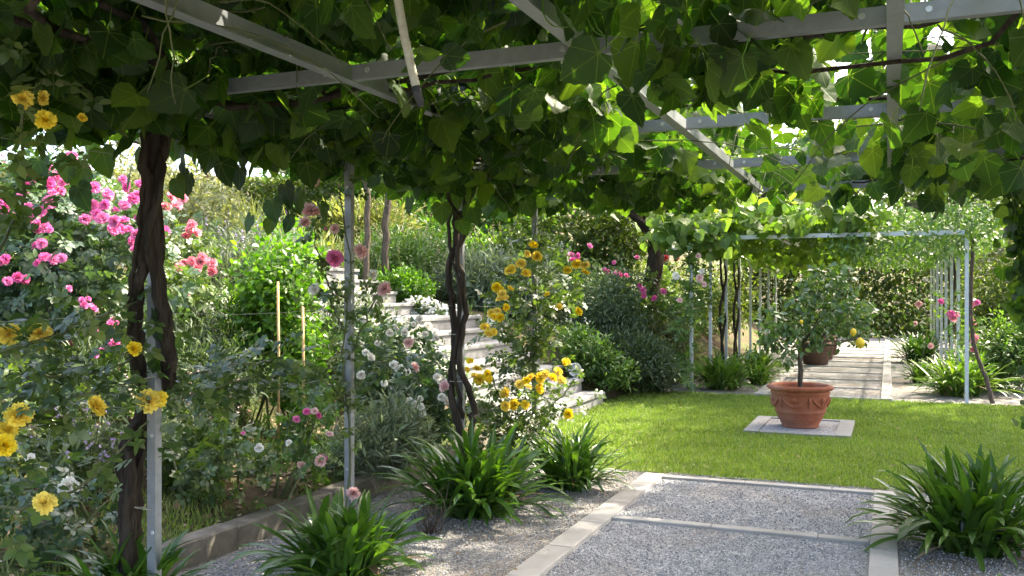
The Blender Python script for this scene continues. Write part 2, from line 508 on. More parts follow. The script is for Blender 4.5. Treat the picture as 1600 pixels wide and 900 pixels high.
# ------------------------------------------------------------------ leaf templates (y = tip, z = upper face)
def tpl_vine(fine=True, fold=.10, curl=.16, twist=0.0, lob=1.0):
    base = np.array([(0.0, 0.0), (.06, -.10), (.18, -.17), (.32, -.15), (.44, -.05), (.50 + .02 * lob, .08), (.55 + .03 * lob, .22), (.52, .34), (.475 - .03 * lob, .46), (.42, .56), (.34 - .02 * lob, .67), (.24, .78), (.13, .87), (0, .97)])
    k = 18 if fine else 9
    t = np.linspace(0, len(base) - 1, k + 1)
    hx = np.interp(t, range(len(base)), base[:, 0]); hy = np.interp(t, range(len(base)), base[:, 1])
    if fine:
        for i in range(2, k, 2):
            hx[i] *= .94; hy[i] = .35 + (hy[i] - .35) * .955
    half = [(hx[i], hy[i]) for i in range(1, k)]
    out = [(0.0, 0.0)] + half + [(0, .97)] + [(-x * .97, y + .012 * math.sin(9 * y)) for x, y in half[::-1]]
    V = [(0, .32, -.012)]
    for x, y in out:
        z = fold * abs(x) - curl * (x * x + .8 * max(0, y - .25) ** 2) * 1.5 + .035 * math.sin(11 * y + 5 * x) * (abs(x) + .1) + twist * x * (y - .3)
        V.append((x, y, z))
    n = len(out); F = [(0, 1 + i, 1 + (i + 1) % n) for i in range(n)]
    uv = [(.5 + v[0] * .8, .16 + v[1] * .8) for v in V]
    m = len(V)                                                       # stalk
    V += [(-.016, .02, -.004), (.016, .02, -.004), (.05, -.34, .10), (.022, -.34, .10), (.10, -.62, .30), (.085, -.62, .30)]
    F += [(m, m + 1, m + 2, m + 3), (m + 3, m + 2, m + 4, m + 5)]; uv += [(.5, .2)] * 6
    return V, F, uv


def tpl_leaf(w=.28, fold=.06, droop=.12):
    ys = [0, .3, .65, 1.0]; ws = [0, w, w * .85, 0]
    V = [(0, 0, 0), (-w, .35, fold), (0, .35, 0), (w, .35, fold), (-w * .72, .70, fold - droop * .5), (0, .70, -droop * .45), (w * .72, .70, fold - droop * .5), (0, 1, -droop)]
    F = [(0, 2, 1), (0, 3, 2), (1, 2, 5, 4), (2, 3, 6, 5), (4, 5, 7), (5, 6, 7)]
    uv = [(.5 + v[0], v[1]) for v in V]
    return V, F, uv


def tpl_quad(w=.3):
    V = [(0, 0, 0), (w, .45, .05), (0, 1, -.08), (-w, .45, .05)]
    return V, [(0, 1, 2, 3)], [(.5, 0), (1, .5), (.5, 1), (0, .5)]


def tpl_rose():
    b = tpl_leaf(.32, .05, .12); V = []; F = []; U = []
    def put(px, py, ang, s):
        n = len(V); ca, sa = math.cos(ang), math.sin(ang)
        for (x, y, z) in b[0]:
            V.append((px + s * (x * ca + y * sa), py + s * (-x * sa + y * ca), s * z + random.uniform(-.02, .02)))
        F.extend([tuple(i + n for i in f) for f in b[1]]); U.extend(b[2])
    put(0, .55, 0, .50); put(.02, .5, 1.15, .42); put(-.02, .5, -1.15, .42); put(.02, .22, 1.3, .34); put(-.02, .22, -1.3, .34)
    n = len(V); V += [(-.012, 0, 0), (.012, 0, 0), (.012, .56, 0), (-.012, .56, 0)]; F.append((n, n + 1, n + 2, n + 3)); U += [(.5, .5)] * 4
    return V, F, U


def tpl_blade(w=.05, bend=.35):
    V = [(-w, 0, 0), (w, 0, 0), (-w * .8, .55, -bend * .25), (w * .8, .55, -bend * .25), (0, 1, -bend)]
    return V, [(0, 1, 3, 2), (2, 3, 4)], [(0, 0), (1, 0), (0, .5), (1, .5), (.5, 1)]


def tpl_pebble():
    V = [(1, 0, 0), (-1, 0, 0), (0, .8, 0), (0, -.8, 0), (.1, 0, .6), (0, .1, -.6)]
    F = [(0, 2, 4), (2, 1, 4), (1, 3, 4), (3, 0, 4)]
    return V, F, [(0, 0)] * 6


T_VINES = [tpl_vine(True, .10, .16, 0), tpl_vine(True, .22, .30, .25, .6), tpl_vine(True, -.10, .28, -.35, 1.2), tpl_vine(True, .05, .05, .15, .2), tpl_vine(True, .30, .10, -.2, .9)]
T_VINE = tpl_vine(False); T_ROSE = tpl_rose(); T_LEAF = tpl_leaf(); T_LEAFN = tpl_leaf(.17, .03, .15); T_QUAD = tpl_quad(); T_NEEDLE = tpl_quad(.09)
T_BLADE = tpl_blade(); T_PEB = tpl_pebble(); T_DIAM = tpl_quad(.42)


# ------------------------------------------------------------------ flowers
def rose_mesh(name, mat, rings, seed, a=4, b=4):
    r = np.random.default_rng(seed); mb = MB()
    for (cnt, tilt, length, span, lift) in rings:
        for j in range(cnt):
            az = 2 * PI * j / cnt + r.uniform(-.25, .25) + tilt * 3
            tl = tilt * r.uniform(.85, 1.15); ln = length * r.uniform(.88, 1.1)
            S = np.linspace(-1, 1, a)[:, None]; Tt = np.linspace(0, 1, b)[None, :]
            ang = tl * (.55 + .75 * Tt) + .25 * tl * Tt ** 3
            rr = ln * np.cumsum(np.sin(ang) * np.ones((a, 1)), 1) / b + .05 * ln
            zz = ln * np.cumsum(np.cos(ang) * np.ones((a, 1)), 1) / b + lift
            wid = span * np.sqrt(np.clip(1 - (Tt * .98) ** 4 * .55, 0, 1))
            ph = az + S * wid
            edge = (1 - .22 * np.abs(S) ** 2.5)
            zz = zz * edge + .03 * np.sin(7 * S + az * 5) * Tt
            rr = rr * (1 + .10 * np.sin(5 * S + az * 3) * Tt)
            W = np.stack([rr * np.cos(ph), rr * np.sin(ph), zz], -1)
            mb.grid(W[None])
    o = mb.build(name, mat, None, True)
    me = o.data; bpy.data.objects.remove(o)
    return me


FULL = [(5, .10, .50, .8, .12), (7, .24, .54, .7, .10), (9, .40, .60, .58, .07), (10, .58, .66, .50, .04), (10, .80, .70, .46, .01), (9, 1.08, .68, .48, -.03)]
SMALL = [(5, .18, .52, .85, .1), (7, .45, .62, .66, .06), (8, .78, .70, .56, .02), (8, 1.1, .70, .55, -.02)]
BUD = [(3, .08, .8, 1.2, .05), (4, .2, .85, 1.0, 0)]
BL = {}
for key, mat in (('yellow', 'p_yellow'), ('pink', 'p_pink'), ('coral', 'p_coral'), ('pale', 'p_pale'), ('white', 'p_white'), ('red', 'p_red')):
    BL[key] = [rose_mesh('rose_bloom', M[mat], FULL, 3, 5, 5), rose_mesh('rose_bloom', M[mat], FULL, 9, 5, 5)]
    BL[key + '_s'] = [rose_mesh('rose_bloom', M[mat], SMALL, 4), rose_mesh('rose_bloom', M[mat], SMALL, 8)]
    BL[key + '_b'] = [rose_mesh('rose_bud', M[mat], BUD, 5)]


def bloom(parent, kind, p, r, face, name='rose_bloom'):
    """p relative to parent; face = direction the flower looks"""
    me = random.choice(BL[kind])
    o = bpy.data.objects.new(name, me); COL.objects.link(o); o.parent = parent
    o.location = tuple(map(float, p))
    q = Vector(tuple(map(float, face))).to_track_quat('Z', 'Y')
    o.rotation_mode = 'QUATERNION'
    from mathutils import Quaternion
    o.rotation_quaternion = q @ Quaternion((0, 0, 1), random.uniform(0, 6.28))
    s = r * 1.68 * random.uniform(.9, 1.12)
    o.scale = (s, s, s * random.uniform(.85, 1.05))
    return o


# ------------------------------------------------------------------ foliage generators
def blob_points(blobs, n, clump=.22, per=14, shell=.45):
    """leaf positions clustered in ellipsoids; returns P, outward dir"""
    vol = np.array([b[3] * b[4] * b[5] for b in blobs]) ** .8; vol = vol / vol.sum()
    nc = max(4, n // per)
    bi = rng.choice(len(blobs), nc, p=vol)
    B = np.array(blobs)[bi]
    d = rdir(nc); rr = rng.uniform(0, 1, nc) ** shell
    rr = rr * rng.uniform(.82, 1.1, nc)
    C = B[:, :3] + d * rr[:, None] * B[:, 3:6]
    ci = rng.integers(0, nc, n)
    P = C[ci] + rng.normal(size=(n, 3)) * clump * (B[ci, 3:6].mean(1)[:, None])
    O = unit((P - B[ci, :3]) / B[ci, 3:6])
    return P, O


def foliage(mb, blobs, n, tpl, size, mat=0, clump=.16, per=14, shell=.45, up=.7, rnd=.8, droop=.2, zmin=None):
    P, O = blob_points(blobs, n, clump, per, shell)
    if zmin is not None:
        k = P[:, 2] > zmin; P = P[k]; O = O[k]
    m = len(P)
    nrm = O * .6 + np.array([0, 0, up]) + rdir(m) * rnd
    tip = O * .7 + rdir(m) * .9 + np.array([0, 0, -droop])
    mb.scatter(tpl, frames(tip, nrm), P, rng.uniform(size[0], size[1], m), mat)


def stems(mb, base, blobs, n, r0=.012, spread=.12, mat=0):
    for i in range(n):
        b = blobs[rng.integers(len(blobs))]
        e = np.array(b[:3]) + rdir(1)[0] * np.array(b[3:6]) * .75
        s = np.array(base) + np.array([rng.normal() * spread, rng.normal() * spread, -.03])
        mid = (s + e) / 2 + rng.normal(size=3) * .06 + np.array([0, 0, .1])
        t = np.linspace(0, 1, 6)[:, None]
        pts = (1 - t) ** 2 * s + 2 * t * (1 - t) * mid + t * t * e
        mb.tube(pts, np.linspace(r0, r0 * .35, 6), 5, mat)


def shrub(name, label, cat, loc, blobs, n, tpl, size, mat, group=None, stem_n=6, stem_mat='stem', up=.7, rnd=.8, clump=.16, per=14, shell=.45, droop=.2, extra=None):
    """loc world base; blobs relative to loc"""
    root = empty(name, loc, label, cat, group)
    mb = MB(); foliage(mb, blobs, n, tpl, size, 0, clump, per, shell, up, rnd, droop, zmin=-.02)
    mb.build('foliage', M[mat], root)
    if stem_n:
        ms = MB(); stems(ms, (0, 0, 0), blobs, stem_n)
        ms.build('stem', M[stem_mat], root, True)
    return root


def put_blooms(root, kind, pix, depth, rpx, jitter=.05, face=None):
    """pixel list -> blooms of a plant at real depth"""
    loc = np.array(root.location)
    for it in pix:
        u, v = it[0], it[1]; rp = it[2] if len(it) > 2 else rpx
        k = it[3] if len(it) > 3 else kind
        d = depth + random.uniform(-jitter, jitter)
        p = at(u, v, d) - loc
        fc = -ray(u, v) * .8 + np.array([0, 0, .55]) + rng.normal(size=3) * .35 if face is None else face + rng.normal(size=3) * .3
        bloom(root, k, p, rp / F_PX * d, fc)


def cane(mb, pts, r0, r1, mat=0, k=18, wig=.015):
    """smooth tube through control points"""
    pts = np.asarray(pts, float)
    t = np.linspace(0, len(pts) - 1, k); out = np.zeros((k, 3))
    for i, tt in enumerate(t):
        j = int(min(tt, len(pts) - 2)); f = tt - j
        p0 = pts[max(j - 1, 0)]; p1 = pts[j]; p2 = pts[j + 1]; p3 = pts[min(j + 2, len(pts) - 1)]
        out[i] = .5 * ((2 * p1) + (-p0 + p2) * f + (2 * p0 - 5 * p1 + 4 * p2 - p3) * f * f + (-p0 + 3 * p1 - 3 * p2 + p3) * f ** 3)
    out += rng.normal(size=out.shape) * wig
    mb.tube(out, np.linspace(r0, r1, k), 7, mat, .12)
    return out


# ================================================================== LIGHT
AZ = R(40); EL = R(48)
SUN = np.array([math.sin(AZ) * math.cos(EL), math.cos(AZ) * math.cos(EL), math.sin(EL)])
w = bpy.data.worlds.new('World'); SC.world = w; w.use_nodes = True
wn = w.node_tree; bg = wn.nodes.get('Background') or wn.nodes.new('ShaderNodeBackground')
wo = wn.nodes.get('World Output') or wn.nodes.new('ShaderNodeOutputWorld')
wn.links.new(bg.outputs[0], wo.inputs[0])
sk = wn.nodes.new('ShaderNodeTexSky'); sk.sky_type = 'NISHITA'; sk.sun_disc = False
sk.sun_elevation = EL; sk.sun_rotation = AZ; sk.air_density = .7; sk.dust_density = 5.0; sk.ozone_density = 1.0
wm = mixc(wn, 1.0, sk.outputs[0], (1.04, 1.0, .91), 'MULTIPLY')
wn.links.new(wm, bg.inputs[0]); bg.inputs[1].default_value = 0.15
sl = bpy.data.lights.new('sun', 'SUN'); sl.energy = 2.0; sl.angle = R(.6); sl.color = (1, .91, .74)
so = bpy.data.objects.new('sun', sl); COL.objects.link(so)
so.rotation_mode = 'QUATERNION'; so.rotation_quaternion = Vector(tuple(SUN)).to_track_quat('Z', 'Y'); so.location = (20, 30, 40)
SC.view_settings.view_transform = 'Standard'; SC.view_settings.look = 'None'
SC.view_settings.exposure = 3.15; SC.view_settings.gamma = 1.0; SC.view_settings.use_curve_mapping = False
SC.render.engine = 'CYCLES'
SC.cycles.max_bounces = 7; SC.cycles.diffuse_bounces = 4; SC.cycles.glossy_bounces = 2
SC.cycles.transmission_bounces = 5; SC.cycles.transparent_max_bounces = 4
SC.cycles.use_denoising = True
SC.cycles.sample_clamp_indirect = 6

# ================================================================== SETTING
def terrain_obj():
    xs = np.unique(np.concatenate([np.linspace(-250, -45, 22), np.linspace(-45, -14, 40), np.linspace(-14, -3.0, 74), np.linspace(-3, 12, 26), np.linspace(12, 60, 20), np.linspace(60, 250, 10)]))
    ys = np.unique(np.concatenate([np.linspace(-60, -4, 12), np.linspace(-4, 22, 130), np.linspace(22, 60, 40), np.linspace(60, 320, 24)]))
    X, Y = np.meshgrid(xs, ys, indexing='ij')
    Z = terrain(X, Y)
    Z = np.where((X > -3.67), Z - .012, Z)
    mb = MB(); mb.grid(np.stack([X, Y, Z], -1)[None])
    return tag(mb.build('ground', M['ground'], None, True), kind='structure')


terrain_obj()


def sheet(name, x0, x1, y0, y1, z, mat):
    mb = MB(); mb.add([(x0, y0, z), (x1, y0, z), (x1, y1, z), (x0, y1, z)], [(0, 1, 2, 3)])
    return tag(mb.build(name, mat), kind='structure')


def ragged(name, x0, x1, y0, y1, z, mat, amp=.05, seed=0, n=90):
    """sheet with an uneven outline"""
    per = []
    for i in range(n): per.append((x0 + (x1 - x0) * i / n, y0))
    for i in range(n): per.append((x1, y0 + (y1 - y0) * i / n))
    for i in range(n): per.append((x1 - (x1 - x0) * i / n, y1))
    for i in range(n): per.append((x0, y1 - (y1 - y0) * i / n))
    V = []
    for (x, y) in per:
        V.append((x + amp * mnoise.noise(Vector((x * 2.3, y * 2.3, seed))), y + amp * mnoise.noise(Vector((x * 2.3, y * 2.3, seed + 9))), z))
    mb = MB(); mb.add(V, [tuple(range(len(V)))])
    return tag(mb.build(name, mat), kind='structure')


sheet('gravel_bed', -3.56, 3.2, -3, 7.62, -.004, M['gravel_warm'])
sheet('gravel_path', -1.72, -.08, -3, 7.36, .004, M['gravel'])
ragged('lawn', -3.66, 9, 7.60, 13.86, .002, M['lawn'], .06, 3)
sheet('gravel_bed', -3.3, 2.6, 13.95, 34, -.003, M['gravel_warm'])
sheet('gravel_path', -1.64, -.08, 14.0, 33.8, .004, M['gravel_grey'])

# stone strips that frame the gravel
def strips(y0, y1, crosses, endcap, cw=.085):
    mb = MB()
    y = y0; 
    while y < y1 - .05:                                             # slabs laid end to end with fine joints
        e = min(y + .62, y1)
        mb.box((-1.86, y + .002, -.05), (-1.70, e - .002, .028), 0, .004)
        mb.box((-.10, y + .002, -.05), (.05, e - .002, .028), 0, .004)
        y = e
    o = tag(mb.build('path_edging', M['stone']), kind='structure')
    mb = MB()
    for c in crosses:
        for a, b in ((-1.697, -1.05), (-1.046, -.40), (-.396, -.103)):
            mb.box((a, c, -.05), (b, c + cw, .024), 0, .004)
    tag(mb.build('path_crossbar', M['stone']), kind='structure')


strips(-3, 7.42, (7.33, 5.86, 4.39, 2.92), True)
strips(13.95, 33.9, tuple(13.96 + 1.5 * k for k in range(13)), True, .05)

# square of stone and gravel under the pot
mb = MB()
x0, x1, y0, y1 = -1.46, -.36, 10.12, 11.42
mb.box((x0, y0, -.05), (x0 + .16, y1, .03), 0, .004); mb.box((x1 - .16, y0, -.05), (x1, y1, .03), 0, .004)
mb.box((x0 + .163, y0, -.05), (x1 - .163, y0 + .09, .027), 0, .004); mb.box((x0 + .163, y1 - .09, -.05), (x1 - .163, y1, .027), 0, .004)
tag(mb.build('paved_square', M['stair']), 'square pale stone frame set in the lawn around the terracotta pot', 'paving')
sheet('gravel_path', x0 + .15, x1 - .15, y0 + .08, y1 - .08, .012, M['gravel'])

# loose pebbles
def pebbles():
    n = 80000
    P = np.stack([rng.uniform(-3.5, 1.9, n), rng.uniform(3.7, 7.6, n), np.full(n, .004)], -1)
    k = ~(((P[:, 0] > -1.875) & (P[:, 0] < -1.69)) | ((P[:, 0] > -.115) & (P[:, 0] < .06)))
    for c in (7.33, 5.86, 4.39): k &= ~((P[:, 1] > c - .01) & (P[:, 1] < c + .095) & (P[:, 0] > -1.9) & (P[:, 0] < .06))
    P = P[k]; n = len(P)
    keep = rng.uniform(size=n) < np.where((P[:, 0] > -1.8) & (P[:, 0] < 0), 1.0, .75)
    P = P[keep]; n = len(P)
    P[:, 2] = np.where((P[:, 0] > -1.8) & (P[:, 0] < 0), .008, .001)
    mb = MB(); mb.scatter(T_PEB, frames(rdir(n), np.array([0, 0, 1.0]) + rdir(n) * .6), P, rng.uniform(.0035, .0082, n))
    tag(mb.build('loose_gravel', M['pebble']), 'loose grey and white gravel chippings under the near pergola', 'gravel', kind='stuff')


pebbles()

# grass
def grass_field(name, label, x0, x1, y0, y1, n, hgt, mat, width=.05, excl=None, ter=True, patch=None):
    P = np.stack([rng.uniform(x0, x1, n), rng.uniform(y0, y1, n), np.zeros(n)], -1)
    if excl is not None: P = P[~excl(P)]
    if patch is not None: P = P[rng.uniform(size=len(P)) < patch(P)]
    n = len(P)
    if ter: P[:, 2] = terrain(P[:, 0], P[:, 1]) - .01
    tip = np.array([0, 0, 1.0]) + rdir(n) * .55; tip[:, 2] = np.abs(tip[:, 2])
    mb = MB(); mb.scatter(tpl_blade(width, .3), frames(tip, rdir(n)), P, rng.uniform(hgt[0], hgt[1], n))
    return tag(mb.build(name, M[mat]), label, 'grass', kind='stuff')


sq = lambda P: (P[:, 0] > -1.47) & (P[:, 0] < -.35) & (P[:, 1] > 10.11) & (P[:, 1] < 11.43)
grass_field('lawn_grass', 'short mown green grass of the lawn around the potted lemon', -3.62, 5.5, 7.57, 13.90, 125000, (.022, .05), 'grass', .10, sq, False)
nz = lambda s, sd: (lambda P: np.array([sstep(-.15, .35, mnoise.noise(Vector((p[0] * s, p[1] * s, sd)))) for p in P]))
grass_field('verge_grass', 'patchy yellow green grass behind the low kerb', -5.0, -3.72, 2.0, 9.0, 16000, (.03, .085), 'dry_grass', .07, None, True, nz(1.1, 2))
grass_field('verge_grass', 'fresh green grass tufts along the kerb bed', -4.7, -3.70, 2.0, 9.0, 9000, (.03, .08), 'grass', .07, None, True, nz(1.3, 5))
grass_field('meadow_grass', 'tall pale seeding grass on the sunny upper bank', -16, -6.8, 8, 24, 16000, (.25, .75), 'dry_grass', .022, None, True, nz(.5, 8))
grass_field('meadow_grass', 'rough green grass over the planted bank', -14, -4.4, 2.5, 24, 26000, (.10, .32), 'rose_leaf_light', .04, lambda P: (P[:, 0] > -7.6) & (P[:, 1] > 8.9) & (P[:, 1] < 12.1), True, nz(.6, 11))

# fallen leaves
n = 2600
P = np.stack([rng.uniform(-6, -3.72, n), rng.uniform(1.8, 8.5, n), np.zeros(n)], -1)
P[:, 2] = terrain(P[:, 0], P[:, 1]) + .012
mb = MB(); mb.scatter(T_DIAM, frames(rdir(n) * np.array([1, 1, .25]), np.array([0, 0, 1.0]) + rdir(n) * .5), P, rng.uniform(.025, .06, n))
tag(mb.build('leaf_litter', M['litter']), 'brown fallen leaves over the soil of the rose bed', 'fallen leaves', kind='stuff')
n = 260
P = np.stack([rng.uniform(-3.4, 1.4, n), rng.uniform(4, 13, n), np.full(n, .03)], -1)
mb = MB(); mb.scatter(T_DIAM, frames(rdir(n) * np.array([1, 1, .2]), np.array([0, 0, 1.0]) + rdir(n) * .4), P, rng.uniform(.015, .035, n))
tag(mb.build('leaf_litter', M['litter']), 'scattered dry leaves on the gravel and the lawn', 'fallen leaves', kind='stuff')

n = 320
P = np.stack([rng.uniform(-5.2, -2.2, n), rng.uniform(2.5, 9.5, n), np.zeros(n)], -1)
P[:, 2] = terrain(P[:, 0], P[:, 1]) + .016
mb = MB(); mb.scatter(T_DIAM, frames(rdir(n) * np.array([1, 1, .2]), np.array([0, 0, 1.0]) + rdir(n) * .4), P, rng.uniform(.014, .03, n))
tag(mb.build('fallen_petals', M['flower_mix']), 'pale rose petals fallen on the gravel and the rose bed', 'petals', kind='stuff')

# kerb along the rose bed
kr = empty('stone_kerb', (-3.62, 4, 0), 'low weathered grey stone kerb between gravel and rose bed', 'kerb')
y = 1.4
while y < 8.6:
    e = y + random.uniform(.98, 1.02)
    mb = MB(); dx = random.uniform(-.006, .006)
    mb.box((-.075 + dx, y + .004 - 4, -.10), (.065 + dx, e - .004 - 4, .135 + random.uniform(-.006, .006)), 0, .012)
    mb.build('kerb_stone', M['kerb'], kr)
    y = e

# ------------------------------------------------------------------ stairs
st = empty('garden_stairs', (-3.58, 12.05, 0), 'pale stone garden steps climbing the flower bank', 'stairs')
RUN, RISE = .308, .1714
def add_step(x_front, x_back, z, below):
    mb = MB(); mb.box((x_back, -3.1, below), (x_front - .025, -.012, z - .042), 0)
    s = mb.build('step', M['stair'], st)
    mb = MB(); mb.box((x_back, -3.115, z - .040), (x_front, 0, z), 0, .006)
    mb.build('tread', M['stair'], s)


for k in range(6):
    add_step(-k * RUN, -(k + 1) * RUN - .001, RISE * (k + 1), -.15 if k == 0 else RISE * k - .05)
add_step(-6 * RUN, -2.90, RISE * 7, RISE * 6 - .4)
for k in range(5):
    add_step(-2.901 - k * .33, -2.902 - (k + 1) * .33, RISE * (8 + k), RISE * 7 + .002)

# round lamp on the second step
lp = empty('garden_spotlight', (-3.98, 11.93, RISE * 2), 'small round white spotlight standing on the second step', 'lamp')
mb = MB(); mb.lathe([(0, 0), (.055, 0), (.055, .012), (.015, .016), (.012, .05), (0, .05)], 16); mb.build('lamp_foot', M['lamp'], lp, True)
hd = MB(); hd.lathe([(0, -.06), (.05, -.055), (.088, -.01), (.095, .03), (.085, .034), (.07, .03), (.07, .012), (0, .012)], 24)
h = hd.build('lamp_head', M['lamp'], lp, True); h.location = (0, 0, .125); h.rotation_mode = 'QUATERNION'
h.rotation_quaternion = Vector((.55, -.83, .05)).to_track_quat('Z', 'Y')
ln = MB(); ln.lathe([(0, .024), (.05, .021), (.069, .014)], 20); ln.build('lamp_lens', M['lens'], h, True)

# ================================================================== PERGOLA (near)
HB = 2.41
PX_L, PX_R = -3.09, 1.01
PY = [-.05, 1.59, 3.22, 4.85, 6.45, 8.07]
BX = [-3.09, -2.06, -1.02, .02, 1.01]


def angle_post(mb, x, y, top, wx=1, s=.048, t=.006):
    """steel angle: one flange towards the path, one along the row, light through its holes shown as pale discs"""
    mb.box((x - s / 2, y - t, -.1), (x + s / 2, y, top), 0)
    xa = x + wx * s / 2
    mb.box((min(xa, xa - wx * t), y + .0005, -.1), (max(xa, xa - wx * t), y + s * .7, top), 0)


def lit_hole_mesh():  # small disc painted as a spot of light in a hole
    mb = MB(); a = np.arange(8) / 8 * 2 * PI
    V = [(.0085 * math.cos(t), -.004, .0085 * math.sin(t)) for t in a] + [(.010 * math.cos(t), 0, .010 * math.sin(t)) for t in a]
    mb.add(V, [tuple(range(8))] + [(i, (i + 1) % 8, 8 + (i + 1) % 8, 8 + i) for i in range(8)])
    o = mb.build('lit_hole', M['lit_hole']); me = o.data; bpy.data.objects.remove(o); return me


LIT_HOLE = lit_hole_mesh()
def add_lit_hole(parent, p, s=1.0):
    o = bpy.data.objects.new('lit_hole', LIT_HOLE); COL.objects.link(o); o.parent = parent; o.location = p; o.scale = (s, s, s)


def pergola(root, ypos, xl, xr, bxs, hb, mat, y_ext, holes=True):
    oy = root.location[1]; ox = root.location[0]
    for y in ypos:
        for x, wx in ((xl, 1), (xr, -1)):
            mb = MB(); angle_post(mb, x - ox, y - oy, hb - .04, wx)
            p = mb.build('post', M[mat], root)
            if y < 18.5:
                for z in (.42, .86, 1.62, 2.16):
                    add_lit_hole(p, (x - ox + random.uniform(-.004, .008), y - oy - .0062, z))
    y0, y1 = ypos[0] - oy - y_ext[0], ypos[-1] - oy + y_ext[1]
    for x in bxs:                                                    # long rails: T section
        mb = MB(); xx = x - ox
        mb.box((xx - .003, y0, hb - .028), (xx + .003, y1, hb + .042), 0)
        mb.box((xx - .026, y0, hb - .0345), (xx + .026, y1, hb - .0285), 0)
        mb.build('rail', M[mat], root)
    for y in ypos:                                                   # cross beams between the rails
        mb = MB(); yy = y - oy
        for a, b in zip(bxs[:-1], bxs[1:]):
            mb.box((a - ox + .027, yy - .003, hb - .030), (b - ox - .027, yy + .003, hb + .030), 0)
            mb.box((a - ox + .027, yy + .0035, hb - .030), (b - ox - .027, yy + .034, hb - .025), 0)
        bm = mb.build('cross_beam', M[mat], root)
        if y < 16:
            for a in bxs:
                for sx in (-.10, .10):
                    if bxs[0] < a + sx < bxs[-1]: add_lit_hole(bm, (a - ox + sx, yy - .0032, hb + .003), 1.2)


pg = empty('pergola', (-1.04, 4, 0), 'near grey steel pergola of angle posts and roof rails overhead', 'pergola')
pergola(pg, PY, PX_L, PX_R, BX, HB, 'steel', (.6, .05))
for z in (1.0, 1.42, 2.12):
    mb = MB()
    ys = np.linspace(-.05, 8.07, 24); pts = np.stack([np.full(24, PX_L - .035 + 1.04), ys - 4, z - .025 * np.abs(np.sin((ys + .05) / 1.62 * PI))], -1)
    mb.tube(pts, .0014, 5); mb.build('wire', M['wire'], pg)

fp = empty('pergola', (-.9, 18, 0), 'far steel pergola, coloured as if sky lit, framing the gravel path beyond the lawn', 'pergola')
FY = [14.05 + 1.63 * k for k in range(8)]
pergola(fp, FY, -2.80, 1.0, [-2.80, -1.5, -.2, 1.0], 2.36, 'steel_skylit', (.0, .0))

# ================================================================== VINES
def canopy_density(X, Y):
    d = np.where((Y < 5.2) & (X < -1.3), 1.0, .74)
    hole = (X > -1.25) & (X < -.05) & (Y > 3.9) & (Y < 8.2)
    d = np.where(hole, .08, d)
    d = np.where((X > -2.35) & (X < -1.2) & (Y > 5.3) & (Y < 7.6), .55, d)
    d = np.where((X + 2.95) ** 2 + (Y - 7.0) ** 2 < .13, .1, d)
    d = np.where((X >= -.05) & (Y > 3.3), .38, d)
    d = np.where((X > .0) & (Y <= 3.3), .17, d)
    d = np.where((X < -1.25) & (X > -2.3) & (Y > 5.2), .85, d)
    return d


vines = [dict(x=PX_L, y=3.22, label='old grape vine with thick dark trunk on the nearest visible post, under dense leaves'),
         dict(x=PX_L, y=6.45, label='grape vine with thin twisted double trunk on a post beside the yellow rose'),
         dict(x=PX_R, y=3.22, label='grape vine with bright backlit leaves over the top right corner'),
         dict(x=PX_R, y=6.45, label='grape vine trailing loose green leaves around the open roof rails over the lawn edge')]
for v in vines:
    v['root'] = empty('grape_vine', (v['x'], v['y'], 0), v['label'], 'grape vine', 'grape vines on the near pergola')
    v['mb'] = MB(); v['cane'] = MB()

area_n = 21000
P = np.stack([rng.uniform(-3.45, 1.5, area_n), rng.uniform(1.0, 8.5, area_n)], -1)
# gather leaves in shoots
sh = rng.integers(0, 900, area_n); shp = np.stack([rng.uniform(-3.45, 1.5, 900), rng.uniform(1.0, 8.5, 900)], -1)
loose = rng.uniform(size=area_n) < .62
P = np.where(loose[:, None], shp[sh] + rng.normal(size=(area_n, 2)) * .17, P)
keep = rng.uniform(size=area_n) < canopy_density(P[:, 0], P[:, 1])
keep &= (P[:, 0] > -3.6) & (P[:, 0] < 1.6) & (P[:, 1] < 8.65)
P = P[keep]; sh = sh[keep]; m = len(P)
X, Y = P[:, 0], P[:, 1]
edge = np.maximum.reduce([sstep(-2.75, -3.35, X), sstep(7.7, 8.4, Y), sstep(.8, 1.4, X)])
drop = np.clip(rng.normal(size=m), -.4, 2.2)
hangy = np.array([mnoise.noise(Vector((x * 1.1, y * 1.1, 4.0))) for x, y in P])
dense = ((X < -1.0)).astype(float)
z = HB + .16 + rng.uniform(-.17, .30, m) * (.55 + .45 * dense)
nearby = (Y < 3.55) & (X > -2.75)
low = rng.uniform(size=m) < np.where(nearby | ((X > -2.4) & (Y > 5.3) & (Y < 7.6)), .05, .20 * dense + .22 * edge * (X < .5) * ((X < -1.3) | (Y < 7.5)) + .05)
z = np.where(low, HB + .02 - np.abs(rng.normal(size=m)) * (.05 + .05 * edge * (Y < 7.4) + .05 * dense * np.clip(hangy + .3, 0, 1)), z)
z = np.where(nearby & ~low, np.maximum(z, HB + .17), z)
z = np.where((np.abs(X + 2.06) < .42) & (Y < 3.75), np.maximum(z, HB + .25), z)
onrail = (np.abs(X + 1.02) < .12) | (np.abs(X - .02) < .12) | (np.abs(Y - 4.85) < .14) | (np.abs(Y - 6.45) < .14)
z = np.where(onrail & (X > -1.3), np.maximum(z, HB + .14), z)
z = np.where((X > -.2) & ~low, np.maximum(z, HB + .12), z)
z = np.clip(z, 2.29, None)
P3 = np.stack([X, Y, z], -1)
nrm = np.array([0, 0, .55]) + rdir(m) * .75 + low[:, None] * np.array([.1, -.45, -.25])
tip = rdir(m) * 1.05 + np.array([0, 0, -.7])
size = rng.uniform(.06, .165, m)
own = np.where(X < -1.05, np.where(Y < 4.7, 0, 1), np.where(Y < 4.3, 2, 3))
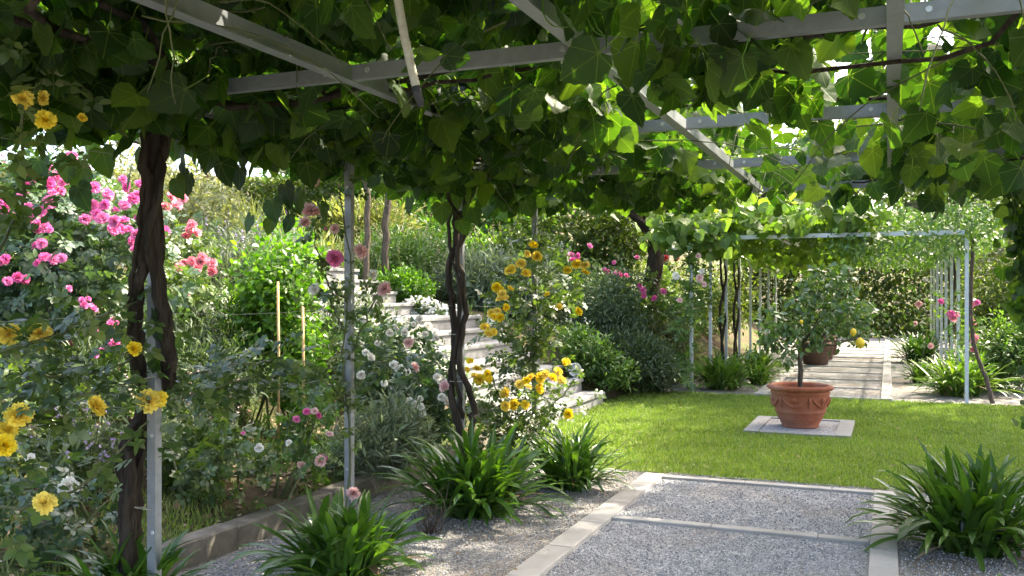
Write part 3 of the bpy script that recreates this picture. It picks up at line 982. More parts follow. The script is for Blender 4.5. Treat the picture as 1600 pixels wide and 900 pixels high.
own = np.where((X > -1.6) & (X < -.6) & (rng.uniform(size=m) < .4), np.where(Y < 4.5, 2, 3), own)
for i, v in enumerate(vines):
    k = own == i
    rt = np.array(v['root'].location)
    v['mb'].scatter_var(T_VINES, frames(tip[k], nrm[k]), P3[k] - rt, size[k])

def bunch(v, lst):
    rt = np.array(v['root'].location)
    for (u, vv, d, n, sp) in lst:
        P = at(u, vv, d) - rt + rng.normal(size=(n, 3)) * np.array([sp, sp * .7, sp * .42])
        v['mb'].scatter_var(T_VINES, frames(rdir(n) * .75 + np.array([0, 0, -.8]), rdir(n) * .7 + np.array([0, -.55, .45])), P, rng.uniform(.09, .17, n))


bunch(vines[2], [(1120, 130, 3.7, 34, .17), (1090, 60, 3.2, 16, .15), (1255, 80, 4.1, 12, .16), (1300, 150, 4.6, 12, .2), (1490, 110, 3.7, 26, .24), (1560, 190, 3.9, 30, .24), (960, 15, 2.7, 10, .15), (1055, 105, 3.1, 12, .12)])
bunch(vines[3], [(1440, 235, 5.2, 18, .2), (1560, 260, 5.4, 26, .24), (1320, 235, 6.0, 30, .24), (1220, 275, 7.2, 26, .26), (1040, 240, 7.2, 8, .18), (985, 285, 7.4, 16, .2), (1300, 300, 7.6, 14, .22), (1480, 280, 6.6, 26, .26)])
bunch(vines[0], [(90, 90, 3.2, 40, .17), (60, 150, 3.7, 40, .2), (215, 150, 3.8, 34, .14), (170, 160, 4, 36, .17), (380, 175, 4.6, 30, .22), (480, 150, 4.2, 14, .18), (20, 60, 3.1, 24, .2)])
bunch(vines[1], [(560, 185, 5.4, 32, .25), (650, 215, 6.2, 36, .25), (750, 225, 6.5, 46, .28), (790, 235, 6.9, 34, .24), (700, 170, 5.2, 34, .26), (800, 160, 4.8, 34, .25), (900, 150, 4.4, 28, .22), (950, 180, 5, 22, .22)])
# leaves low on the trunks and single bright leaves hanging at the edge
def hang_leaves(v, lst):
    rt = np.array(v['root'].location)
    for (u, vv, d, s) in lst:
        p = at(u, vv, d) - rt
        v['mb'].scatter_var(T_VINES, frames(np.array([[random.uniform(-.5, .5), random.uniform(-.2, .2), -1]]), np.array([[-.3 + random.uniform(-.5, .5), -.9, .35]])), p[None], [s])


hang_leaves(vines[0], [(225, 232, 4.3, .19), (205, 262, 4.35, .13), (248, 228, 4.25, .15), (130, 262, 4.2, .15), (122, 292, 4.15, .13), (285, 235, 4.3, .14), (296, 272, 4.3, .12), (275, 280, 4.25, .11),
                       (240, 485, 4.1, .09), (244, 512, 4.1, .07), (238, 560, 4.1, .075), (160, 235, 4.2, .14), (105, 245, 4.2, .13), (60, 250, 4.1, .13), (345, 255, 4.4, .13), (375, 262, 4.5, .12),
                       (330, 235, 4.5, .13), (20, 262, 4.0, .13), (445, 290, 5.0, .14), (425, 315, 5.0, .13), (392, 338, 5.0, .11), (470, 300, 5.0, .13), (500, 320, 5.1, .12), (455, 340, 5, .1), (425, 345, 5, .09), (480, 255, 5, .15)])
hang_leaves(vines[1], [(650, 285, 6.6, .15), (690, 320, 6.8, .16), (735, 320, 6.8, .17), (760, 290, 6.7, .17), (720, 345, 6.9, .13), (605, 270, 6.3, .14), (640, 310, 6.5, .13), (715, 300, 6.9, .14), (790, 300, 6.9, .16),
                       (660, 170, 4.2, .17), (690, 185, 4.3, .18), (720, 150, 4.3, .17), (650, 200, 4.2, .16), (705, 215, 4.4, .14)])


def curve_from_px(lst, d):
    return [at(u, v, d + (x[0] if x else 0)) for (u, v, *x) in lst]


# trunk of the first vine: strands that wind round the post
rt = np.array(vines[0]['root'].location)
strA = [(196, 905, .05), (200, 800, .04), (197, 720, .04), (212, 665, .05), (238, 625, .08), (262, 588, .03), (258, 520, -.03), (246, 440, -.06), (240, 340, -.06), (240, 250, -.05), (244, 190, -.05)]
strB = [(206, 900, .09), (212, 800, .09), (214, 730, .08), (228, 670, .1), (226, 610, .09), (214, 560, .02), (211, 490, -.03), (219, 420, -.07), (229, 330, -.08), (228, 250, -.07), (226, 190, -.02)]
strC = [(190, 895, .08), (205, 760, .0), (206, 690, .03), (240, 640, .12), (268, 590, .07), (265, 520, .0), (252, 460, -.05), (232, 380, -.1), (247, 300, -.08), (250, 230, -.05), (256, 185, .0)]
mb = MB()
for s, r in ((strA, .052), (strB, .046), (strC, .036)):
    pts = [p - rt for p in curve_from_px(s, 4.16)]
    cane(mb, pts, r * .66, r * .52, 0, 44, .005)
for q_ in range(5):
    ph = q_ * 1.26
    src = np.array([p - rt for p in curve_from_px([strA, strB, strC, strA, strB][q_], 4.16)])
    tw = np.linspace(0, 4.2, len(src)) + ph
    src = src + np.stack([np.cos(tw), np.sin(tw), tw * 0], -1) * .024
    cane(mb, src, .016, .010, 0, 48, .006)
trk = mb.build('trunk', M['bark'], vines[0]['root'], True)
for (v, d) in ((404, 4.08), (416, 4.08), (545, 4.10), (592, 4.05), (795, 4.1)):
    c = at(232, v, d + .07) - rt; a = np.linspace(0, 2 * PI, 20)
    tb = MB(); tb.tube(np.stack([c[0] - .012 + .052 * np.cos(a), c[1] + .050 * np.sin(a), c[2] + .012 * np.sin(a + v)], -1), .0018, 5)
    tb.build('tie_cord', M['twine'], vines[0]['root'])
# trunk of the second vine
rt = np.array(vines[1]['root'].location); mb = MB()
for s, r in (([(724, 740), (722, 690), (712, 650), (704, 600), (711, 540), (706, 470), (702, 420), (713, 370), (708, 320), (712, 280)], .040),
             ([(730, 735, .05), (736, 670, .05), (741, 635, .04), (728, 600, -.02), (716, 560, -.05), (726, 500, -.05), (724, 450, -.04), (714, 400, -.05), (728, 350, -.02), (730, 290)], .034),
             ([(720, 730, .04), (716, 670, .05), (722, 640), (708, 570, -.04), (716, 510, -.06), (716, 440, -.06), (705, 390), (702, 340), (700, 290)], .022)):
    cane(mb, [p - rt for p in curve_from_px(s, 7.12)], r * .82, r * .58, 0, 36, .006)
mb.build('trunk', M['bark'], vines[1]['root'], True)
for v in (520, 593):
    c = at(716, v, 7.15) - rt; a = np.linspace(0, 2 * PI, 18)
    tb = MB(); tb.tube(np.stack([c[0] + .075 * np.cos(a), c[1] + .075 * np.sin(a), c[2] + .01 * np.sin(a)], -1), .0035, 5)
    tb.build('tie_cord', M['twine'], vines[1]['root'])
for i in (2, 3):
    mb = MB()
    for k in range(2):
        cane(mb, [(.09 * math.cos(a * 2 + k * 2.6), .09 * math.sin(a * 2 + k * 2.6), a * .62) for a in range(5)], .04, .03, 0, 24, .004)
    mb.build('trunk', M['bark'], vines[i]['root'], True)

# woody arms and green shoots along the rails
for i, v in enumerate(vines):
    rt = np.array(v['root'].location); side = 1 if v['x'] < 0 else -1
    mb = MB()
    for k in range(7 if i < 2 else 3):
        y1 = v['y'] + rng.uniform(-1.6, 1.8); xe = v['x'] + side * rng.uniform(1.0, 2.3)
        pts = [(v['x'], v['y'], 2.05), (v['x'] + side * .12, v['y'] + .02, 2.36), (v['x'] + side * .5, v['y'] * .6 + y1 * .4, HB + rng.uniform(-.08, .10)), ((v['x'] + xe) / 2, y1, HB + rng.uniform(-.09, .14)), (xe, y1 + rng.uniform(-.3, .3), HB + rng.uniform(-.02, .16))]
        cane(mb, [np.array(p) - rt for p in pts], .022 if i < 2 else .013, .008, 0, 22, .012)
    mb.build('woody_arm', M['bark'], v['root'], True)
    for k in range(46 if i < 2 else 34):
        x0 = rng.uniform(-3.3, -1.0) if i < 2 else rng.uniform(-1.1, 1.4)
        y0 = v['y'] + rng.uniform(-1.6, 1.7)
        p = np.array([x0, y0, HB + rng.uniform(-.02, .15)]); dd = rng.normal(size=3) * np.array([.3, .3, .08])
        pts = [p, p + dd * .6 + [0, 0, .03], p + dd * 1.2 + [0, 0, -.02], p + dd * 1.7 + [0, 0, -.15 * rng.uniform(.3, 1.4)]]
        mb = MB(); cane(mb, [q - rt for q in pts], .0042, .002, 0, 12, .004)
        mb.build('shoot', M['stem'], v['root'], True)
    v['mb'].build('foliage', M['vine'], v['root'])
# curling tendrils by the roof rail
rt = np.array(vines[2]['root'].location)
for lst in ([(848, -5), (850, 25), (870, 42), (895, 40), (905, 28)], [(918, -10), (916, 20), (930, 50), (955, 55), (968, 45), (972, 25)], [(918, 10), (935, 45), (955, 70), (970, 82)], [(1170, 60), (1160, 100), (1175, 140)]):
    mb = MB(); cane(mb, [p - rt for p in curve_from_px(lst, 2.7)], .0026, .0016, 0, 20, .001)
    mb.build('tendril', M['bright'], vines[2]['root'], True)

# ribbed tube hanging from the roof
tr = empty('flexible_conduit', at(640, 80, 2.3), 'translucent ribbed plastic tube hanging from the pergola roof with grey end cap', 'tube')
rt = np.array(tr.location); mb = MB()
pts = np.array([at(u, v, 2.3) - rt for u, v in ((619, -40), (622, 0), (627, 30), (633, 62), (641, 98), (650, 135))])
tt = np.linspace(0, 5, 60); pp = np.stack([np.interp(tt, range(6), pts[:, i]) for i in range(3)], -1)
mb.tube(pp, .0105 + .0013 * (np.arange(60) % 2), 10); mb.build('tube_body', M['twine'], tr, True)
mb = MB(); mb.tube([at(u, v, 2.3) - rt for u, v in ((650, 135), (653, 148), (658, 166))], [.012, .012, .009], 10); mb.build('end_cap', M['blackpot'], tr, True)

# ================================================================== CLIMBING ROSES AND BED
def spot(u, d):
    p = at(u, 460, d); return np.array([p[0], p[1], tz(p[0], p[1])])


def rose_spray(root, mb, pts, n, spread, size, tpl=T_ROSE, mat=0):
    """leaves along a polyline (world points)"""
    rt = np.array(root.location); pts = np.asarray(pts, float)
    t = rng.uniform(0, len(pts) - 1, n); j = np.minimum(t.astype(int), len(pts) - 2); f = (t - j)[:, None]
    P = pts[j] * (1 - f) + pts[j + 1] * f + rng.normal(size=(n, 3)) * spread
    m = len(P)
    mb.scatter(tpl, frames(rdir(m) + np.array([0, 0, -.15]), np.array([0, -.15, .9]) + rdir(m) * .7), P - rt, rng.uniform(size[0], size[1], m), mat)


# yellow climbing rose on the left, trained along the wires
yr = empty('climbing_rose', (-3.2, 1.9, tz(-3.75, 1.9)), 'climbing rose with large yellow blooms trained on wires at the left edge', 'climbing rose')
rt = np.array(yr.location); mb = MB(); ms = MB()
runs = [[at(-30, 700, 3.5), at(60, 650, 3.7), at(150, 610, 3.9), at(235, 590, 4.15)], [at(-30, 560, 3.5), at(60, 530, 3.6), at(140, 500, 3.8), at(215, 470, 4.1)],
        [at(-30, 800, 3.6), at(80, 780, 3.7), at(150, 740, 3.9), at(230, 660, 4.1)], [at(-30, 620, 3.5), at(50, 590, 3.7), at(130, 585, 3.9), at(220, 560, 4.2)],
        [at(-20, 420, 3.5), at(40, 300, 3.7), at(30, 200, 3.1), at(60, 130, 3.0)], [at(240, 640, 4.2), at(310, 612, 4.5), at(400, 590, 4.9), at(520, 575, 5.4)], [at(250, 600, 4.2), at(340, 575, 4.6), at(450, 565, 5.1)]]
for i, r_ in enumerate(runs):
    cane(ms, [p - rt for p in r_], .008, .004, 0, 16, .006)
    rose_spray(yr, mb, r_, [60, 55, 16, 70, 60, 110, 40][i], [.075, .075, .085, .08, .07, .07, .06][i], (.09, .15))
mb.build('foliage', M['rose_leaf'], yr); ms.build('stem', M['stem'], yr, True)
for (u, v, r_, d) in ((10, 522, 17, 3.6), (62, 525, 19, 3.65), (66, 545, 9, 3.65), (28, 655, 21, 3.5), (12, 676, 19, 3.5), (4, 698, 18, 3.45), (145, 638, 17, 3.85), (232, 631, 20, 4.0), (250, 624, 14, 4.02), (70, 788, 18, 3.6), (206, 548, 12, 4.0),
                      (35, 156, 16, 2.95), (62, 153, 14, 3.0), (70, 190, 17, 2.95), (128, 186, 9, 3.1)):
    p = at(u, v, d) - rt; bloom(yr, 'yellow', p, r_ / F_PX * d, -ray(u, v) * .7 + np.array([0, 0, .35]) + rng.normal(size=3) * .3)

# blush climber on the second post
br = empty('climbing_rose', (-3.09, 4.92, 0), 'climbing rose with blush pink cupped blooms on the slim post left of the steps', 'climbing rose')
rt = np.array(br.location); mb = MB(); ms = MB()
runs = [[at(535, 850, 5.6), at(548, 700, 5.65), at(535, 560, 5.65), at(550, 420, 5.6), at(532, 300, 5.6), at(545, 245, 5.6)],
        [at(545, 560, 5.65), at(580, 480, 5.7), at(600, 440, 5.7)], [at(540, 470, 5.6), at(505, 430, 5.6), at(490, 350, 5.6)], [at(545, 620, 5.6), at(590, 570, 5.8), at(650, 560, 6.0)], [at(540, 520, 5.6), at(515, 470, 5.6), at(495, 455, 5.6)], [at(545, 640, 5.6), at(515, 600, 5.6), at(470, 590, 5.5)]]
for i, r_ in enumerate(runs):
    cane(ms, [p - rt for p in r_], .008, .003, 0, 20, .006); rose_spray(br, mb, r_, [44, 36, 34, 40, 22, 44][i], .06, (.06, .12))
mb.build('foliage', M['rose_leaf'], br); ms.build('stem', M['stem'], br, True)
for (u, v, r_, k) in ((486, 337, 15, 'pale'), (476, 345, 9, 'pale'), (520, 405, 15, 'pink'), (568, 391, 12, 'pale'), (605, 453, 12, 'pale'), (600, 468, 7, 'white_b'), (525, 357, 9, 'pale'), (510, 361, 7, 'pink_b'), (489, 282, 9, 'pale'), (493, 452, 11, 'white'),
                      (580, 430, 8, 'white'), (638, 533, 10, 'pale'), (645, 575, 10, 'pale'), (552, 767, 13, 'pale'), (572, 464, 6, 'white_b'), (565, 585, 8, 'white')):
    p = at(u, v, 5.55) - rt; bloom(br, k, p, r_ / F_PX * 5.55, -ray(u, v) * .6 + np.array([0, 0, .25]) + rng.normal(size=3) * .4)

# yellow climber on the fourth post
y4 = empty('climbing_rose', (-3.09, 8.0, 0), 'climbing rose with clusters of golden yellow blooms on the post beside the steps', 'climbing rose')
rt = np.array(y4.location); mb = MB(); ms = MB()
runs = [[at(832, 700, 8.6), at(820, 600, 8.55), at(838, 500, 8.55), at(830, 400, 8.55), at(838, 350, 8.6)], [at(820, 690, 8.5), at(790, 640, 8.4), at(765, 580, 8.4)], [at(830, 560, 8.5), at(870, 500, 8.6), at(900, 440, 8.7)], [at(825, 690, 8.5), at(860, 640, 8.4), at(895, 600, 8.4)],
        [at(825, 560, 8.5), at(790, 520, 8.5), at(770, 480, 8.5)], [at(825, 450, 8.5), at(800, 425, 8.5), at(780, 450, 8.5)], [at(835, 640, 8.5), at(790, 680, 8.4), at(750, 660, 8.4)]]
for i, r_ in enumerate(runs):
    cane(ms, [p - rt for p in r_], .009, .004, 0, 18, .008); rose_spray(y4, mb, r_, [330, 190, 90, 60, 120, 50, 120][i], [.13, .15, .09, .11, .12, .08, .15][i], (.09, .15))
mb.build('foliage', M['rose_leaf'], y4); ms.build('stem', M['stem'], y4, True)
lst = [(833, 385, 7), (838, 402, 8), (826, 396, 6), (815, 413, 8), (822, 428, 7), (800, 422, 9), (795, 425, 7), (776, 448, 8), (786, 462, 8), (779, 452, 7), (783, 470, 7), (792, 467, 6), (797, 452, 6), (768, 491, 8), (777, 488, 7), (783, 497, 7), (770, 497, 7), (789, 480, 6),
       (757, 514, 9), (771, 520, 7), (763, 525, 8), (745, 580, 8), (760, 585, 8), (751, 595, 9), (763, 593, 7), (740, 590, 6), (811, 602, 8), (823, 596, 8), (832, 593, 8), (842, 590, 8), (852, 588, 8), (862, 592, 8), (824, 606, 6), (845, 604, 6), (871, 582, 7), (876, 596, 8), (792, 617, 9), (790, 634, 9), (805, 634, 9), (820, 633, 8), (841, 609, 9),
       (890, 648, 8), (886, 424, 8), (902, 415, 8), (915, 417, 8), (913, 428, 8), (902, 488, 8), (735, 565, 6), (729, 578, 5), (885, 566, 6), (873, 480, 5), (881, 567, 5), (855, 461, 5)]
for (u, v, r_) in lst:
    d = 8.15 + random.uniform(-.1, .1); p = at(u, v, d) - rt
    bloom(y4, 'yellow' if r_ > 7 else 'yellow_s', p, r_ * 1.05 / F_PX * d, -ray(u, v) * .6 + np.array([0, 0, .4]) + rng.normal(size=3) * .35)

# ---- rose shrubs on the bank
loc = spot(110, 7.7)
pk = shrub('rose_bush', 'big shrub rose covered in bright pink blooms at the left edge', 'rose bush', loc,
           [(-.1, 0, .95, 1.05, .75, .70), (-.5, .2, 1.3, .6, .5, .5), (.5, 0, .75, .55, .5, .55), (-.8, 0, .6, .6, .6, .5)], 2900, T_ROSE, (.10, .17), 'rose_leaf_blue', 'rose bushes on the bank', 12)
Z1 = [(225, 250), (290, 260), (345, 240), (415, 185), (500, 170), (570, 110), (640, 175), (690, 190), (400, 310), (470, 260), (520, 300), (570, 300), (490, 365), (440, 390), (415, 460), (230, 495), (180, 520), (60, 490), (20, 460), (40, 540), (160, 585), (225, 605), (90, 640), (330, 640), (370, 670), (410, 690), (300, 680), (780, 345), (880, 400), (760, 490), (880, 480), (800, 570), (850, 600), (820, 560), (960, 620), (1000, 680), (1060, 690), (1020, 630), (940, 690), (1080, 770), (1110, 850), (1120, 720), (320, 830), (1010, 270), (1070, 340), (840, 190), (270, 530), (330, 530), (1130, 400), (1100, 430), (700, 600), (590, 90)]
pix = [(a / 5.293, 230 + b / 5.293, random.choice([7, 8, 9, 10, 11])) for a, b in Z1] + [(70, 405, 9), (82, 408, 9), (98, 405, 8), (60, 412, 7), (25, 433, 9), (38, 438, 8), (12, 440, 8), (180, 503, 9), (172, 508, 7), (130, 478, 7), (142, 482, 7), (60, 352, 9), (68, 356, 8), (106, 452, 6), (148, 520, 6)]
put_blooms(pk, 'pink', pix, 6.72, 9, .2)
EXB, EXO = blob_points([(-.1, 0, .95, 1.0, .75, .72), (-.5, .2, 1.3, .6, .5, .5)], 200, .08, 3, .1)
q_ = 0
for e, o_ in zip(EXB, EXO):
    if o_[1] < .1 and q_ < 32:
        q_ += 1; bloom(pk, random.choice(['pink', 'pink_s', 'pink_b']), e + o_ * .1, random.uniform(.034, .05), o_ + np.array([0, -.5, .3]))
loc = spot(300, 8.7)
ck = shrub('rose_bush', 'rose bush with coral pink clusters just right of the thick vine trunk', 'rose bush', loc, [(0, 0, .55, .50, .5, .5), (-.3, 0, 1.0, .4, .4, .4)], 900, T_ROSE, (.09, .15), 'rose_leaf', 'rose bushes on the bank', 6)
put_blooms(ck, 'coral', [(265, 310), (276, 322), (286, 312), (258, 326), (298, 360), (291, 363), (305, 366), (300, 353), (312, 408), (301, 410), (290, 415), (322, 409), (330, 413), (307, 420), (333, 425), (281, 419), (291, 462, 5), (316, 403)], 7.95, 8.5, .1)
loc = spot(640, 7.9)
wr = shrub('rose_bush', 'white rose bush beside the twisted vine trunk at the foot of the steps', 'rose bush', loc, [(0, 0, .5, .5, .45, .5), (-.35, .15, .75, .42, .4, .38), (.2, 0, .35, .35, .35, .35)], 1350, T_ROSE, (.09, .15), 'rose_leaf_blue', 'rose bushes on the bank', 8)
put_blooms(wr, 'white', [(625, 578), (616, 572), (635, 584), (640, 628, 7), (650, 633, 7), (658, 636, 7), (645, 645, 6), (660, 648, 6), (630, 660, 7), (640, 664, 7), (636, 655, 6), (690, 597), (697, 606, 9, 'pale'), (684, 592), (695, 628, 9), (690, 622, 7), (655, 500, 7), (600, 498, 7), (622, 510, 7), (578, 560), (572, 552, 7), (608, 520, 7), (632, 520, 6), (664, 524, 6), (590, 535, 6), (570, 500, 6), (645, 508, 5), (680, 530, 6), (600, 600, 6), (656, 624, 5)], 7.25, 8, .12)
loc = spot(625, 9.6)
w2 = shrub('rose_bush', 'loose shrub rose with tiny white flowers below the landing', 'rose bush', loc, [(0, 0, .2, .7, .6, .2), (-.6, .2, .38, .45, .5, .34)], 600, T_ROSE, (.08, .13), 'rose_leaf_light', 'rose bushes on the bank', 6)
put_blooms(w2, 'white_s', [(610, 500), (625, 505), (640, 498), (600, 520), (665, 530), (680, 520), (590, 510), (575, 525), (655, 515), (630, 525), (668, 510), (585, 490), (560, 505)], 9.1, 6, .1)
loc = spot(335, 5.9)
l1 = shrub('rose_bush', 'low dark green rose bush right of the thick trunk base', 'rose bush', loc, [(0, 0, .24, .38, .34, .24), (-.3, .2, .38, .3, .3, .26)], 560, T_ROSE, (.08, .13), 'rose_leaf', 'rose bushes on the bank', 6)
put_blooms(l1, 'white', [(405, 700, 8), (380, 678, 4, 'pink_s'), (452, 693, 6, 'white_s')], 5.7, 7)
loc = spot(478, 6.4)
l2 = shrub('rose_bush', 'young staked rose bush with a few pink and blush blooms', 'rose bush', loc, [(0, 0, .35, .28, .28, .28), (.05, 0, .6, .16, .16, .18)], 300, T_ROSE, (.07, .12), 'rose_leaf_light', 'rose bushes on the bank', 5)
put_blooms(l2, 'pink', [(462, 657, 7), (479, 645, 7), (492, 643, 7, 'pale'), (496, 650, 6), (470, 728, 8, 'pale'), (500, 722, 9, 'pale'), (506, 716, 6, 'pink_s'), (490, 705, 6, 'white_s'), (440, 572, 6, 'coral_s'), (515, 680, 6, 'pale_s')], 6.15, 7)
loc = spot(90, 4.7)
l3 = shrub('rose_bush', 'low rose bush with one white bloom in the bottom left corner', 'rose bush', loc, [(0, 0, .2, .4, .35, .2), (.1, .1, .28, .25, .25, .22)], 200, T_ROSE, (.08, .13), 'rose_leaf_blue', 'rose bushes on the bank', 6)
put_blooms(l3, 'white', [(108, 761, 14), (100, 766, 10), (48, 716, 8, 'white_s'), (68, 732, 6, 'white_s')], 4.4, 10)
loc = spot(20, 5.6)
l4 = shrub('rose_bush', 'leafy rose bush behind the yellow climber, with a few small pink flowers', 'rose bush', loc, [(-.2, 0, .4, .6, .45, .4), (.5, .1, .35, .3, .3, .35)], 520, T_ROSE, (.09, .14), 'rose_leaf', 'rose bushes on the bank', 6)
put_blooms(l4, 'pink', [(178, 540, 9), (160, 548, 6), (148, 556, 6), (137, 468, 5), (128, 470, 6), (146, 484, 6), (165, 545, 5)], 5.8, 6)

# evergreen climber on two bamboo stakes
loc = spot(440, 8.1)
shrub('climbing_plant', 'bright green leafy evergreen climber growing up bamboo stakes', 'climber', loc, [(0, 0, 1.35, .40, .36, .46), (.02, 0, .85, .36, .33, .45), (-.22, 0, 1.0, .3, .3, .4), (.15, 0, .5, .26, .25, .4)], 5200, T_LEAF, (.05, .085), 'bright', None, 8, 'stem', .5, .9, .2, 10, .6)
for (u, vt, vb, lab) in ((435, 440, 672, 'bamboo stake left of the pair in front of the bright green climber'), (474, 478, 655, 'bamboo stake right of the pair in front of the bright green climber')):
    b = spot(u, 7.55); mb = MB(); top = at(u - 1, vt, 7.5)
    mb.tube([b - b, (top - b) * .5 + rng.normal(size=3) * .006, top - b], .011, 7)
    o = mb.build('bamboo_stake', M['stake'], None, True); o.location = tuple(b); tag(o, lab, 'stake', 'bamboo stakes')


# ---- soft mounds: lavender, rosemary, catmint
def mound(name, label, cat, u, d, blobs, n, tpl, size, mat, group=None, spikes=0, spike_mat='mauve', sp_h=.3, up=1.1, stem_n=0):
    loc = spot(u, d)
    root = shrub(name, label, cat, loc, blobs, n, tpl, size, mat, group, stem_n, 'stem', up, .7, .14, 12, .4, -.5)
    if spikes:
        P, O = blob_points(blobs, spikes, .12, 3, .2)
        k = P[:, 2] > blobs[0][2] * .5; P = P[k]; O = O[k]
        mb = MB(); ms = MB()
        for p, o_ in zip(P, O):
            t = p + (unit(o_ * .5 + np.array([0, 0, 1.0]) + rng.normal(size=3) * .2)) * sp_h * rng.uniform(.6, 1.2)
            ms.tube([p, (p + t) / 2 + rng.normal(size=3) * .012, t], .0022, 3, 0, 0, False)
            m_ = 7
            Q = p + (t - p) * np.linspace(.62, 1.03, m_)[:, None] + rng.normal(size=(m_, 3)) * .008
            mb.scatter(T_DIAM, frames(rdir(m_) + np.array([0, 0, .6]), rdir(m_)), Q, rng.uniform(.014, .026, m_))
        tag(ms.build('flower_stalk', M['dry_grass'], root), kind='stuff'); tag(mb.build('flower_head', M[spike_mat], root), kind='stuff')
    return root


G = 'grey green herb mounds on the bank'
mound('lavender', 'grey lavender mound on the bank right of the coral rose', 'lavender', 350, 9.6, [(0, 0, .50, .75, .6, .45), (.5, .2, .6, .5, .5, .45)], 6500, T_NEEDLE, (.06, .13), 'grey', G, 60)
mound('lavender', 'tall feathery grey lavender below the trimmed hedge', 'lavender', 385, 12.5, [(0, 0, .5, 1.1, .7, .5), (-.9, .2, .5, .8, .6, .45)], 7000, T_NEEDLE, (.08, .17), 'catmint', G, 90)
mound('rosemary', 'dark rosemary in the hollow behind the thick vine trunk', 'rosemary', 250, 7.6, [(0, 0, .35, .7, .5, .38), (.5, 0, .3, .5, .45, .32)], 5500, T_NEEDLE, (.05, .11), 'rosemary', G, 0)
mound('rosemary', 'dark bushy rosemary left of the bright green climber', 'rosemary', 380, 8.3, [(0, 0, .5, .45, .45, .5), (-.3, 0, .35, .4, .4, .4)], 5000, T_NEEDLE, (.05, .10), 'rosemary', G, 0)
mound('rosemary', 'dark rosemary below the pink shrub rose', 'rosemary', 120, 6.9, [(0, 0, .28, .6, .4, .3), (-.6, 0, .3, .4, .4, .3)], 3600, T_NEEDLE, (.05, .11), 'rosemary', G, 0)
mound('lavender', 'lavender tuft with mauve spikes left of the thick trunk', 'lavender', 130, 5.6, [(0, 0, .22, .3, .3, .22)], 1800, T_NEEDLE, (.05, .11), 'catmint', G, 36)
mound('lavender', 'lavender with pale spikes in front of the dark hollow', 'lavender', 285, 6.5, [(0, 0, .16, .45, .3, .18)], 1500, T_NEEDLE, (.06, .13), 'catmint', G, 44, 'flower_mix', .38)
mound('rosemary', 'rosemary between the bright climber and the blush rose', 'rosemary', 540, 9.3, [(0, 0, .5, .6, .5, .5)], 4200, T_NEEDLE, (.05, .11), 'rosemary', G, 0)
mound('catmint', 'soft silver catmint cushion spilling over the kerb', 'catmint', 583, 7.05, [(0, 0, .22, .36, .36, .26), (.1, .2, .36, .26, .26, .26)], 3600, T_NEEDLE, (.05, .12), 'catmint', G, 34, 'catmint', .26)
mound('rosemary', 'tall dark green domed shrub right of the steps', 'shrub', 943, 14.2, [(0, 0, .95, .58, .55, .75), (-.25, 0, .6, .5, .5, .6), (.3, 0, .5, .45, .45, .5)], 9500, tpl_quad(.2), (.05, .095), 'rosemary', G, 0, 'mauve', .3, .6)
mound('lavender', 'broad grey green rosemary sprawl below the tall domed shrub', 'rosemary', 962, 13.6, [(0, 0, .55, .62, .5, .34), (.4, 0, .4, .5, .45, .32)], 7000, T_NEEDLE, (.07, .14), 'rosemary', G, 0)
mound('rosemary', 'round dark rosemary at the lawn edge left of the far pergola', 'rosemary', 1018, 13.9, [(0, 0, .36, .40, .38, .34)], 4800, T_NEEDLE, (.06, .12), 'rosemary', G, 0)
mound('lavender', 'yellow green spiky mound behind the climbing plant of the far pergola', 'shrub', 1046, 15.6, [(0, 0, .55, .5, .45, .45)], 4200, T_NEEDLE, (.08, .16), 'olive', G, 30, 'catmint', .3)
mound('perennial', 'green perennial with pale flower heads beside the lowest steps', 'flower', 925, 12.95, [(0, 0, .42, .42, .36, .36), (-.25, .1, .62, .3, .3, .3), (.35, .05, .25, .3, .3, .22)], 4200, T_LEAFN, (.05, .10), 'rose_leaf_light', None, 50, 'white_petal_s', .14)
# airy perennials on the terrace above the steps
G2 = 'airy perennials above the steps'
mound('perennial', 'airy pink flowering perennial behind the upper step', 'flower', 625, 15.6, [(0, 0, .5, .8, .6, .5), (-.5, .3, .6, .6, .5, .5)], 5200, T_LEAFN, (.05, .12), 'rose_leaf_light', G2, 150, 'flower_mix', .35)
mound('perennial', 'airy pale flowering perennial left of the twisted vine trunk', 'flower', 685, 16.4, [(0, 0, .5, .8, .6, .5)], 4400, T_LEAFN, (.05, .12), 'rose_leaf_light', G2, 130, 'flower_mix', .35)
mound('perennial', 'silvery feathery grass clump right of the twisted vine trunk', 'grass clump', 765, 15.2, [(0, 0, .45, .9, .7, .45), (.6, 0, .4, .6, .5, .4)], 6500, T_NEEDLE, (.12, .26), 'catmint', G2, 70, 'white_petal_s', .3)
mound('perennial', 'low green foliage in front of the airy pink perennial', 'flower', 625, 14.2, [(0, 0, .2, .6, .35, .25)], 2400, T_LEAF, (.05, .09), 'bright', G2, 0)
mound('perennial', 'white flowered perennial under the yellow climber on the terrace', 'flower', 850, 15.6, [(0, 0, .6, .8, .6, .6)], 5000, T_LEAFN, (.05, .12), 'rose_leaf_light', G2, 110, 'white_petal_s', .25)
mound('perennial', 'yellow cream flower clump far up the bank', 'flower', 655, 21, [(0, 0, .5, 1.2, .8, .5)], 3600, T_LEAFN, (.08, .16), 'bright', G2, 120, 'flower_mix', .35)
mound('perennial', 'cream flower clump far up the bank, right of the twisted trunk', 'flower', 755, 20, [(0, 0, .5, 1.1, .8, .5)], 3600, T_LEAFN, (.08, .16), 'bright', G2, 120, 'flower_mix', .35)
mound('perennial', 'sunny golden grass clump below the thin tree trunks', 'grass clump', 560, 19, [(0, 0, .5, 1.2, .8, .5)], 4200, T_NEEDLE, (.15, .35), 'dry_grass', G2, 60, 'flower_mix', .3)


